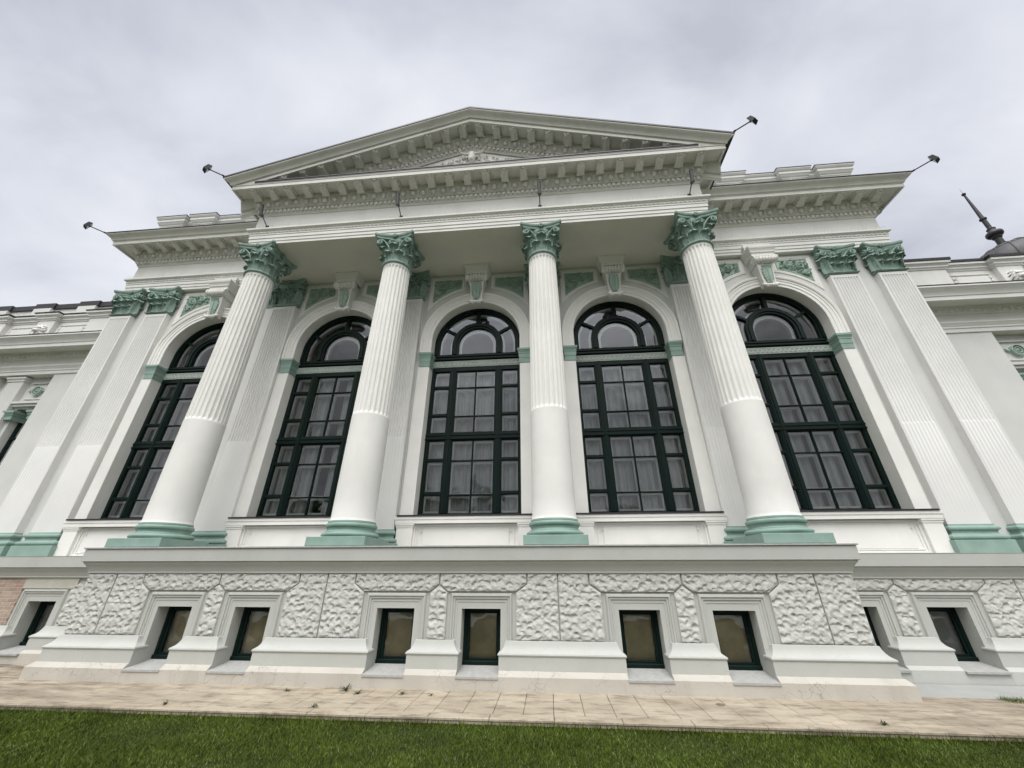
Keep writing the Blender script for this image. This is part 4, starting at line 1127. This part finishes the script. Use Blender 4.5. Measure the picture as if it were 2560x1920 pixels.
# chamfered plinth running below everything
PL = [(.0,-.05),(.075,-.05),(.075,.172),(.004,.235),(-.05,.236)]
mb = MB(); yb_ = YB-.115
segs = [(-6.745,-4-OX-OW),(-4-OX+OW,-4+OX-OW),(-4+OX+OW,-OX-OW),(-OX+OW,OX-OW),(OX+OW,4-OX-OW),(4-OX+OW,4+OX-OW),(4+OX+OW,6.745)]
for i,(a,b_) in enumerate(segs):
    if i == 0: mb.sweep(PL, [(a,YR),(a,yb_),(b_,yb_)])
    elif i == len(segs)-1: mb.sweep(PL, [(a,yb_),(b_,yb_),(b_,YR)])
    else: mb.sweep(PL, [(a,yb_),(b_,yb_)])
mb.box(-6.77,6.77,yb_-.073,YB+.1,-.05,.138)
mb.build('plinth', BASEC, B)
for s in (-1,1):
    for a,b_ in ((6.74,RC-OX-OW),(RC-OX+OW,RC+OX-OW),(RC+OX+OW,13)):
        if a > b_: continue
        x0, x1 = sorted((s*a,s*b_)); pier_base(x0, x1, YR).build('pier_base', GREY, B, True, None, 25)
        mb = MB()
    mb = MB()
    for a,b_ in ((6.5,RC-OX-OW),(RC-OX+OW,RC+OX-OW),(RC+OX+OW,13)):
        x0, x1 = sorted((s*a,s*b_)); mb.sweep([(0,-.05),(.05,-.05),(.05,.17),(.004,.22),(-.05,.222)], [(x0,YR-.115),(x1,YR-.115)])
    mb.box(s*6.5,s*13,YR-.163,YR+.1,-.05,.138); mb.build('plinth', BASEC if s < 0 else GREY, B)

# ------------------------------------------------------------------ low wings
WK, WZ = 1.055, -.086            # bay and storey module of the wings
class WB(MB):
    """mesh builder in wing modules: x and z count in modules, y in metres"""
    def build(s, *a, **k):
        s.v = [(x*WK, y, z*WK+WZ) for x, y, z in s.v]
        return MB.build(s, *a, **k)
def wing(s):
    X = lambda v: s*v
    w = WB(); YWG = 1.90
    w.box(X(11.15),X(13.19),YWG,YWG+.8,1.5,7.10)
    w.box(X(13.19),X(30),YWG+.22,YWG+.9,6.0,7.12)
    # bays: narrow windows between piers
    bays = [13.19+k*1.95 for k in range(8)]
    for b_ in bays:
        w.box(X(b_+.0),X(b_+.22),YWG+.22,YWG+.9,0,6.0); w.box(X(b_+.90),X(b_+1.95),YWG+.22,YWG+.9,0,6.0)
        w.box(X(b_+.2),X(b_+.92),YWG+.22,YWG+.9,0,3.2)
        w.bbox(min(X(b_+1.02),X(b_+1.58)),max(X(b_+1.02),X(b_+1.58)),YWG+.06,YWG+.3,0,6.86,.01)
        w.sweep([(0,6.86),(.02,6.87),(.02,6.92),(.05,6.96),(.05,7.02),(0,7.03)], [(min(X(b_+1.02),X(b_+1.58)),YWG+.3),(min(X(b_+1.02),X(b_+1.58)),YWG+.06),(max(X(b_+1.02),X(b_+1.58)),YWG+.06),(max(X(b_+1.02),X(b_+1.58)),YWG+.3)])
        w.box(X(b_+0),X(b_+.12),YWG+.1,YWG+.3,6.12,7.03)
        w.box(X(b_),X(b_+1.02),YWG+.12,YWG+.3,6.05,6.13); w.box(X(b_),X(b_+1.02),YWG+.07,YWG+.3,6.13,6.20)
        w.box(X(b_+.15),X(b_+.86),YWG+.17,YWG+.3,6.30,6.33); w.box(X(b_+.15),X(b_+.86),YWG+.17,YWG+.3,6.83,6.86)
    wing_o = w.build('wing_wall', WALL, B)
    pw = [(11.15,YWG),(30,YWG)] if s > 0 else [(-30,YWG),(-11.15,YWG)]
    w = WB(); w.sweep([(-.3,7.06),(.03,7.06),(.03,7.17),(.05,7.175),(.05,7.22),(.07,7.25),(.09,7.30),(.10,7.31),(.10,7.345),(0,7.35),(0,7.60),(.03,7.61),(.05,7.66),(.06,7.67),(.08,7.72),(.12,7.76),(.13,7.80),(.47,7.80),(.47,7.76),(.50,7.76),(.50,7.875),(.52,7.88),(.53,7.93),(.57,7.99),(.63,8.06),(.65,8.08),(.65,8.12),(0,8.22)], pw, caps=False)
    k = 0; x = 12.0
    while x < 24:
        w.ball((X(x),YWG-.085,7.70),.05,.04,.045,5,7); x += .16
    we = w.build('wing_entablature', ENTW, B, True, None, 25)
    w = WB(); w.sweep([(.0,8.225),(.655,8.122),(.66,8.15),(0,8.26)], pw, caps=False); w.build('flashing', TIN, we)
    # parapet with sunk panels and piers
    w = WB(); yp = YWG+.10
    w.box(X(11.15),X(30),yp,yp+.5,8.1,9.14)
    q = []
    prs = [(11.15,13.05)]+[(14.32+k*1.85,14.95+k*1.85) for k in range(7)]
    for i,(a,b_) in enumerate(prs):
        w.bbox(min(X(a),X(b_)),max(X(a),X(b_)),yp-.14,yp+.02,8.1,9.14,.01)
        q += [(a,yp-.14),(b_,yp-.14),(b_,yp)] if i == 0 else [(a,yp),(a,yp-.14),(b_,yp-.14),(b_,yp)]
        if i: 
            pa = prs[i-1][1]
            for (c0,c1,z0,z1) in ((pa+.14,a-.14,8.95,8.985),(pa+.14,a-.14,8.50,8.53)): w.box(X(c0),X(c1),yp-.03,yp+.01,z0,z1)
            w.bbox(min(X(pa+.22),X(a-.22)),max(X(pa+.22),X(a-.22)),yp-.05,yp+.01,8.58,8.88,.015)
            for c in (pa+.17,a-.17):
                for z in (8.62,8.73,8.84): w.box(X(c)-.035,X(c)+.035,yp-.045,yp+.01,z-.03,z+.03)
    q2 = [(x_,y_) for x_,y_ in q] if s > 0 else [(-x_,y_) for x_,y_ in q][::-1]
    w.sweep([(0,9.10),(.02,9.11),(.04,9.16),(.06,9.17),(.06,9.22),(.10,9.27),(.12,9.28),(.12,9.35),(0,9.37)], q2)
    pp = w.build('wing_parapet', ENTW, B)
    w = WB(); w.sweep([(0,9.372),(.14,9.352),(.145,9.43 if s > 0 else 9.385),(0,9.46)], q2); w.build('flashing', TIN, pp)
    # lion masks on the parapet piers
    for a,b_ in prs[1:4]:
        w = WB()
        c = X((a+b_)/2); w.ball((c,yp-.20,8.72),.12,.10,.14,8,10); w.ball((c,yp-.29,8.66),.07,.06,.06,7,9); w.ball((c,yp-.20,8.58),.09,.06,.06,6,8)
        w.tube([(c-.10,yp-.25,8.79),(c,yp-.29,8.76),(c+.10,yp-.25,8.79)],.03,6)
        for t in (-1,1): w.ball((c+t*.12,yp-.19,8.85),.04,.04,.04,5,7)
        for i in range(22):
            an = i*2*PI/22; q_ = .145+.03*(i%2); w.tube([(c+math.cos(an)*.09,yp-.22,8.71+math.sin(an)*.10),(c+math.cos(an+.15)*q_,yp-.18,8.71+math.sin(an+.15)*q_*1.15),(c+math.cos(an+.5)*q_*1.25,yp-.14,8.71+math.sin(an+.5)*q_*1.35)],[.03,.028,.01],5)
        w.build('lion_mask', WHITE, pp, True, None, 60)
    if s < 0:   # second, set back parapet with a dark coping
        w = WB(); w.box(X(11.15),X(30),3.0,3.5,9,10.52)
        for a,b_ in prs: w.box(X(a+.4),X(b_+.5),2.88,3.05,9,10.52)
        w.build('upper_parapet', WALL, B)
        w = WB(); w.box(X(11.15),X(30),2.94,3.55,10.52,10.72)
        for a,b_ in prs: w.box(X(a+.35),X(b_+.55),2.90,3.1,10.53,10.76)
        w.build('coping', TIN, B)
    # medallions and narrow windows
    for k, b_ in enumerate(bays[:3]):
        w = WB(); cx = X(b_+.52)
        w.ring((cx,6.58), YWG+.13, YWG+.22, .125, .15, 0, 2*PI, 24); w.ring((cx,6.58), YWG+.14, YWG+.22, .07, .09, 0, 2*PI, 20); w.ball((cx,YWG+.17,6.58),.045,.04,.045,6,8)
        for t in (-1,1):
            for j in range(3): w.ball((cx+t*(.19+.055*j),YWG+.19,6.58+(.04 if j == 1 else 0)),.032,.03,.04-.007*j,5,7)
        w.build('medallion', GREEN_REL, B, True, None, 50)
        w = WB(); yf = YWG+.42; x0,x1 = b_+.22,b_+.90
        for a,c in ((x0,x0+.07),(x1-.07,x1),((x0+x1)/2-.02,(x0+x1)/2+.02)): w.box(X(a),X(c),yf,yf+.08,3.2,6.0)
        for z in (3.2,4.3,5.1,5.93): w.box(X(x0),X(x1),yf+.003,yf+.077,z,z+.07)
        ww = w.build('wing_window', FRAME, B)
        w = WB(); w.add([(X(x0),yf+.04,3.2),(X(x1),yf+.04,3.2),(X(x1),yf+.04,6),(X(x0),yf+.04,6)],[(0,1,2,3)]); w.build('glass', GLASS, ww, fix=False)
        w = WB(); w.grid(lambda u,v: (X(x0)+(X(x1)-X(x0))*u, yf+.25+.03*math.sin(u*30), 3.2+2.8*v), 30, 2); w.build('blind', CURT, ww, True, None, 80, False)
        # green corner capitals of the window
        for a in (b_+.02, b_+.80):
            w = WB(); w.sweep([(0,5.62),(.02,5.63),(.02,5.74),(.04,5.76),(.05,5.80),(.08,5.84),(.08,5.90),(0,5.91)], [(min(X(a),X(a+.22)),YWG+.5),(min(X(a),X(a+.22)),YWG+.14),(max(X(a),X(a+.22)),YWG+.14),(max(X(a),X(a+.22)),YWG+.5)]); w.build('window_capital', GREEN, B)
wing(-1); wing(1)

# ------------------------------------------------------------------ dome and spire beyond the right wing
D = empty('domed_turret', (27.45, 10, 0)); tag(D, 'dark sheet metal dome with a tall urn and spire, beyond the right wing', 'tower')
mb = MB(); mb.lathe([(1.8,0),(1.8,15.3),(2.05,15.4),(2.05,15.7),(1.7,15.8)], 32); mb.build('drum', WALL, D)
def domep(n=14): return [(1.68*math.cos(a)**.85, 15.85+1.74*math.sin(a)) for a in [PI/2*.93*i/n for i in range(n+1)]]
mb = MB(); mb.lathe(domep(), 48)
for i in range(16):
    a = 2*PI*i/16; mb.tube([((r+.02)*math.cos(a),(r+.02)*math.sin(a),z) for r,z in domep()],.025,6)
mb.build('dome', DOME, D, True, None, 40)
mb = MB()
for i in range(36):
    a = 2*PI*i/36; mb.ball((1.20*math.cos(a),1.20*math.sin(a),17.12),.05,.05,.05,5,7)
mb.lathe([(1.1,17.04),(1.24,17.04),(1.24,17.12),(1.1,17.12)],40)
mb.build('bead_ring', TIN, D, True, None, 40)
mb = MB()
mb.lathe([(.30,17.5),(.34,17.6),(.22,17.68),(.155,17.75),(.15,18.2),(.17,18.22),(.21,18.30),(.22,18.36),(.30,18.42),(.34,18.50),(.345,18.58),(.32,18.66),(.20,18.76),(.17,18.82),(.17,18.88),(.19,18.93),(.14,18.99),(.10,19.03),(.10,19.66),(.15,19.70),(.15,19.78),(.095,19.82),(.09,19.85),(.045,21.75),(.09,21.80),(.095,21.88),(.03,21.95),(.008,21.97),(.004,22.35)], 24)
for i in range(10):
    a = 2*PI*i/10; mb.ball((.36*math.cos(a),.36*math.sin(a),17.62),.09,.09,.05,5,7)
mb.build('spire', TIN, D, True, None, 40)

# ------------------------------------------------------------------ lamps
def spotlight(x, label):
    t = empty('wall_spotlight', (x, YA, 10.63)); tag(t, label, 'spotlight', 'small spotlights along the portico frieze')
    mb = MB(); mb.bbox(-.045,.045,-.02,.0,-.035,.045,.004); mb.build('mounting_plate', LAMPM, t)
    mb = MB(); mb.tube([(0,-.01,0),(0,-.25,.13)],.013,8); mb.tube([(0,-.25,.13),(0,-.29,.15)],.028,8); mb.box(-.03,.03,-.32,-.26,.11,.17); mb.build('arm', LAMPM, t, True)
    mb = MB(); c = Vector((0,-.36,.24)); d = Vector((0,-.22,1.0)).normalized(); a = c-d*.14; b_ = c+d*.22
    mb.tube([a,b_],.048,18); mb.tube([a-d*.012,a+d*.012],.052,18); mb.tube([b_-d*.02,b_],.052,18); mb.build('lamp_barrel', LAMPG, t, True)
spot_l = ['spotlight on the frieze above the leftmost column','spotlight on the frieze above the second column from the left','spotlight on the frieze above the third column from the left','spotlight on the frieze above the rightmost column']
for x, lb in zip((-5.97,-1.94,2.0,6.0), spot_l): spotlight(x, lb)
def floodlight(base, head, label, s):
    t = empty('floodlight', base); tag(t, label, 'floodlight', 'floodlights on arms at the roof corners')
    h = Vector(head)-Vector(base)
    mb = MB(); mb.tube([Vector((0,0,0)), h],.016,8); mb.tube([h*.0,h*.12],.026,8); mb.tube([h*.86,h*.95],.03,8); mb.build('arm', LAMPM, t, True)
    mb = MB()
    d = Vector((-s*.55,.75,-.30)).normalized(); u = d.cross(Vector((0,0,1))).normalized(); v = u.cross(d)
    W_, H_, T_ = .095, .13, .038; vs = [h+u*(a*W_)+v*(b_*H_)+d*(c*T_*(1)) for c in (-1,1) for a,b_ in ((-1,-1),(1,-1),(1,1),(-1,1))]
    vs[:4] = [h+u*(a*W_*.75)+v*(b_*H_*.75)-d*T_*1.4 for a,b_ in ((-1,-1),(1,-1),(1,1),(-1,1))]
    mb.add(vs, [(0,1,2,3),(4,7,6,5),(0,4,5,1),(1,5,6,2),(2,6,7,3),(3,7,4,0)]); hd = mb.build('lamp_head', LAMPM, t)
    mb = MB(); mb.add([h+u*(a*W_*.82)+v*(b_*H_*.8)+d*(T_+.003) for a,b_ in ((-1,-1),(1,-1),(1,1),(-1,1))],[(0,1,2,3)]); mb.build('lens', mat('lamp_lens',(.3,.31,.33),.15), hd, fix=False)
floodlight((-7.13,-1.22,11.93), (-7.41,-1.50,11.90), 'floodlight on an arm at the left corner of the pediment', -1)
floodlight((7.13,-1.22,11.93), (7.44,-1.53,11.84), 'floodlight on an arm at the right corner of the pediment', 1)
floodlight((-12.73,.38,11.93), (-13.05,.06,11.97), 'floodlight on an arm at the far left roof corner', -1)
floodlight((12.73,.38,11.93), (13.07,.06,11.97), 'floodlight on an arm at the far right roof corner', 1)

# ------------------------------------------------------------------ ground
def sheet(name, x0,x1,y0,y1,z,m,kind='structure'):
    mb = MB(); mb.add([(x0,y0,z),(x1,y0,z),(x1,y1,z),(x0,y1,z)],[(0,1,2,3)]); return struct(mb.build(name, m, fix=False), kind)
sheet('ground', -900,900,-900,900,-.075,SOIL)
sheet('path', -60,60,-11.6,-9.4,-.055,CONC)
# paving slabs, each a bevelled tile in one sheet
def slab(mb, x0,x1,y0,y1,zt,g=.004,b=.006,tilt=0):
    dz = [random.uniform(-.0015,.0015)+tilt for _ in range(4)]
    x0 += g; x1 -= g; y0 += g; y1 -= g
    mb.add([(x0,y0,zt-.06),(x1,y0,zt-.06),(x1,y1,zt-.06),(x0,y1,zt-.06),(x0,y0,zt-b),(x1,y0,zt-b),(x1,y1,zt-b),(x0,y1,zt-b),
            (x0+b,y0+b,zt+dz[0]),(x1-b,y0+b,zt+dz[1]),(x1-b,y1-b,zt+dz[2]),(x0+b,y1-b,zt+dz[3])],
           [(8,9,10,11),(4,5,9,8),(5,6,10,9),(6,7,11,10),(7,4,8,11),(0,1,5,4),(1,2,6,5),(2,3,7,6),(3,0,4,7)])
mb = MB(); x = -19.35+.038
ys = [-1.752,-1.43,-1.10,-.69]
while x < 19:
    for a,b_ in zip(ys[:-1], ys[1:]):
        g = .0034 if b_ not in (ys[1],ys[2]) else .0024
        slab(mb, x, x+.378, a, b_, 0.0, g, .004)
    if x+.378 < -6.40: [slab(mb, x, x+.378, a, b_, 0.0, .003, .004) for a,b_ in ((-.69,-.35),(-.35,0.0),(0.0,.27))]
    if 6.42 < x < 8.1: slab(mb, x, x+.378, -.69, -.50, 0.0, .003, .004)
    x += .378
struct(mb.build('pavement', PAVE, fix=False))
mb = MB(); x = -19.0
while x < 19:
    l_ = random.choice((.75,.78,.80)); slab(mb, x, x+l_, -1.935, -1.756, .004, .003, .008); x += l_
struct(mb.build('kerb', PAVE, fix=False))
sheet('pavement_bed', -19,19,-1.94,.3,-.022,mat('joint_soil',(.035,.032,.022),.95,.5,40,.3,8))
mb = MB(); mb.box(6.5,13.2,-.50,YR-.185,-.06,-.004); struct(mb.build('concrete_apron', CONC))

# ------------------------------------------------------------------ grass
def grass(name, x0,x1,y0,y1,n,h0,h1,w,zb=-.072, seed=1, lean=.5):
    r = np.random.default_rng(seed)
    X = r.uniform(x0,x1,n); Y = r.uniform(y0,y1,n); H = r.uniform(h0,h1,n)*(.8+.35*np.sin(X*2.1+1)*np.sin(Y*3.3)+.15*r.normal(size=n)).clip(.4,1.5)
    A = r.uniform(0,2*PI,n); Wd = w*r.uniform(.6,1.3,n); B_ = r.uniform(0,2*PI,n); Ln = lean*H*r.uniform(.1,1,n)
    dx, dy = np.cos(A)*Wd, np.sin(A)*Wd; lx, ly = np.cos(B_)*Ln, np.sin(B_)*Ln
    V = np.empty((n,5,3),np.float32)
    V[:,0] = np.stack([X-dx,Y-dy,np.full(n,zb)],1); V[:,1] = np.stack([X+dx,Y+dy,np.full(n,zb)],1)
    V[:,2] = np.stack([X+dx*.8+lx*.35,Y+dy*.8+ly*.35,zb+H*.6],1); V[:,3] = np.stack([X-dx*.8+lx*.35,Y-dy*.8+ly*.35,zb+H*.6],1)
    V[:,4] = np.stack([X+lx,Y+ly,zb+H],1)
    me = bpy.data.meshes.new(name); me.vertices.add(n*5); me.vertices.foreach_set('co', V.ravel())
    base = (np.arange(n)*5)[:,None]; loops = np.concatenate([base+np.array([[0,1,2,3]]), base+np.array([[3,2,4]])],1).ravel()
    me.loops.add(n*7); me.loops.foreach_set('vertex_index', loops.astype(np.int32))
    me.polygons.add(n*2); st = np.stack([np.arange(n)*7, np.arange(n)*7+4],1).ravel(); me.polygons.foreach_set('loop_start', st.astype(np.int32))
    me.update(calc_edges=True); me.validate(); me.materials.append(GRASS)
    o = bpy.data.objects.new(name, me); COL.objects.link(o); return struct(o, 'stuff')
grass('grass', -7.5, 10.5, -4.9, -1.93, 480000, .022, .042, .0024, lean=1.3)
grass('grass_verge', -15, 19, -9, -4.6, 80000, .03, .06, .006, seed=2, lean=1.0)
grass('grass_verge', -34, -7.5, -9, -1.95, 70000, .03, .06, .008, seed=6, lean=1.0)
grass('grass_edge', -7.5, 10.5, -2.02, -1.925, 7000, .045, .10, .0024, seed=3, lean=.9)
grass('grass_strip', 7.95, 12, -.74, -.52, 8000, .08, .11, .003, seed=4)
WEED = mat('weed_leaf', (.035,.055,.018), .8, .2, 40, .3, 20)
# weeds in the joints
def weed(x, y, r, n, label, seed):
    rr = random.Random(seed); mb = MB()
    for i in range(n):
        a = rr.uniform(0,2*PI); l_ = r*rr.uniform(.5,1.2); h = r*rr.uniform(.1,.5); w = .005
        p = Vector((math.cos(a),math.sin(a),0)); q = Vector((-p.y,p.x,0))*w
        mb.add([Vector((0,0,0))-q*.5, Vector((0,0,0))+q*.5, p*l_*.55+q+Vector((0,0,h)), p*l_*.55-q+Vector((0,0,h)), p*l_+Vector((0,0,h*.55))], [(0,1,2,3),(3,2,4)])
    return tag(mb.build('weed', WEED, None, False, (x,y,0), fix=False), label, 'weed', 'weeds in the paving joints')
for i,(x,y,r,n,lb) in enumerate([(-1.20,-.90,.13,34,'tallest weed tuft at the foot of the plinth, left of centre'),(-.95,-1.05,.09,24,'low weed tuft in the joint just right of the tallest one'),
        (-2.05,-1.02,.07,16,'small weed in the far paving joint on the left'),(-.30,-1.02,.07,16,'small weed in the far joint before the middle windows'),
        (.12,-1.05,.06,14,'smallest weed, in the far joint below the middle window pier'),(-1.25,-1.70,.08,18,'dark weed by the kerb joint, left of centre'),
        (-3.25,-1.76,.08,18,'weed at the kerb far left'),(5.62,-1.74,.08,20,'weed at the kerb on the right')]):
    weed(x,y,r,n,lb,i)
mb = MB(); mb.lathe([(.055,0.001),(.055,.006),(.05,.008)], 20, (4.05,-1.13)); mb.lathe([(.035,.008),(.035,.011)],16,(4.05,-1.13))
tag(mb.build('drain_cover', mat('rusty_cap',(.20,.165,.13),.8,.3,40,.2,9)), 'small round metal cap set in the pale paving', 'drain cover')

# ------------------------------------------------------------------ far wood behind the viewer, seen only mirrored in the panes
r = np.random.default_rng(8); mb = MB()
for i in range(70):
    x = r.uniform(-110,110); y = r.uniform(-85,-62); h = r.uniform(7,13)+5*math.exp(-((x+28)/25)**2); w = r.uniform(4,7)
    for j in range(22): mb.ball((x+r.uniform(-w*.8,w*.8), y+r.uniform(-2,2), h*r.uniform(.3,.97)), w*r.uniform(.12,.34), w*.3, h*r.uniform(.06,.16), 5, 7)
    mb.tube([(x,y,-.1),(x,y,h*.6)],.35,6)
struct(mb.build('far_wood', LEAF, fix=False), 'stuff')
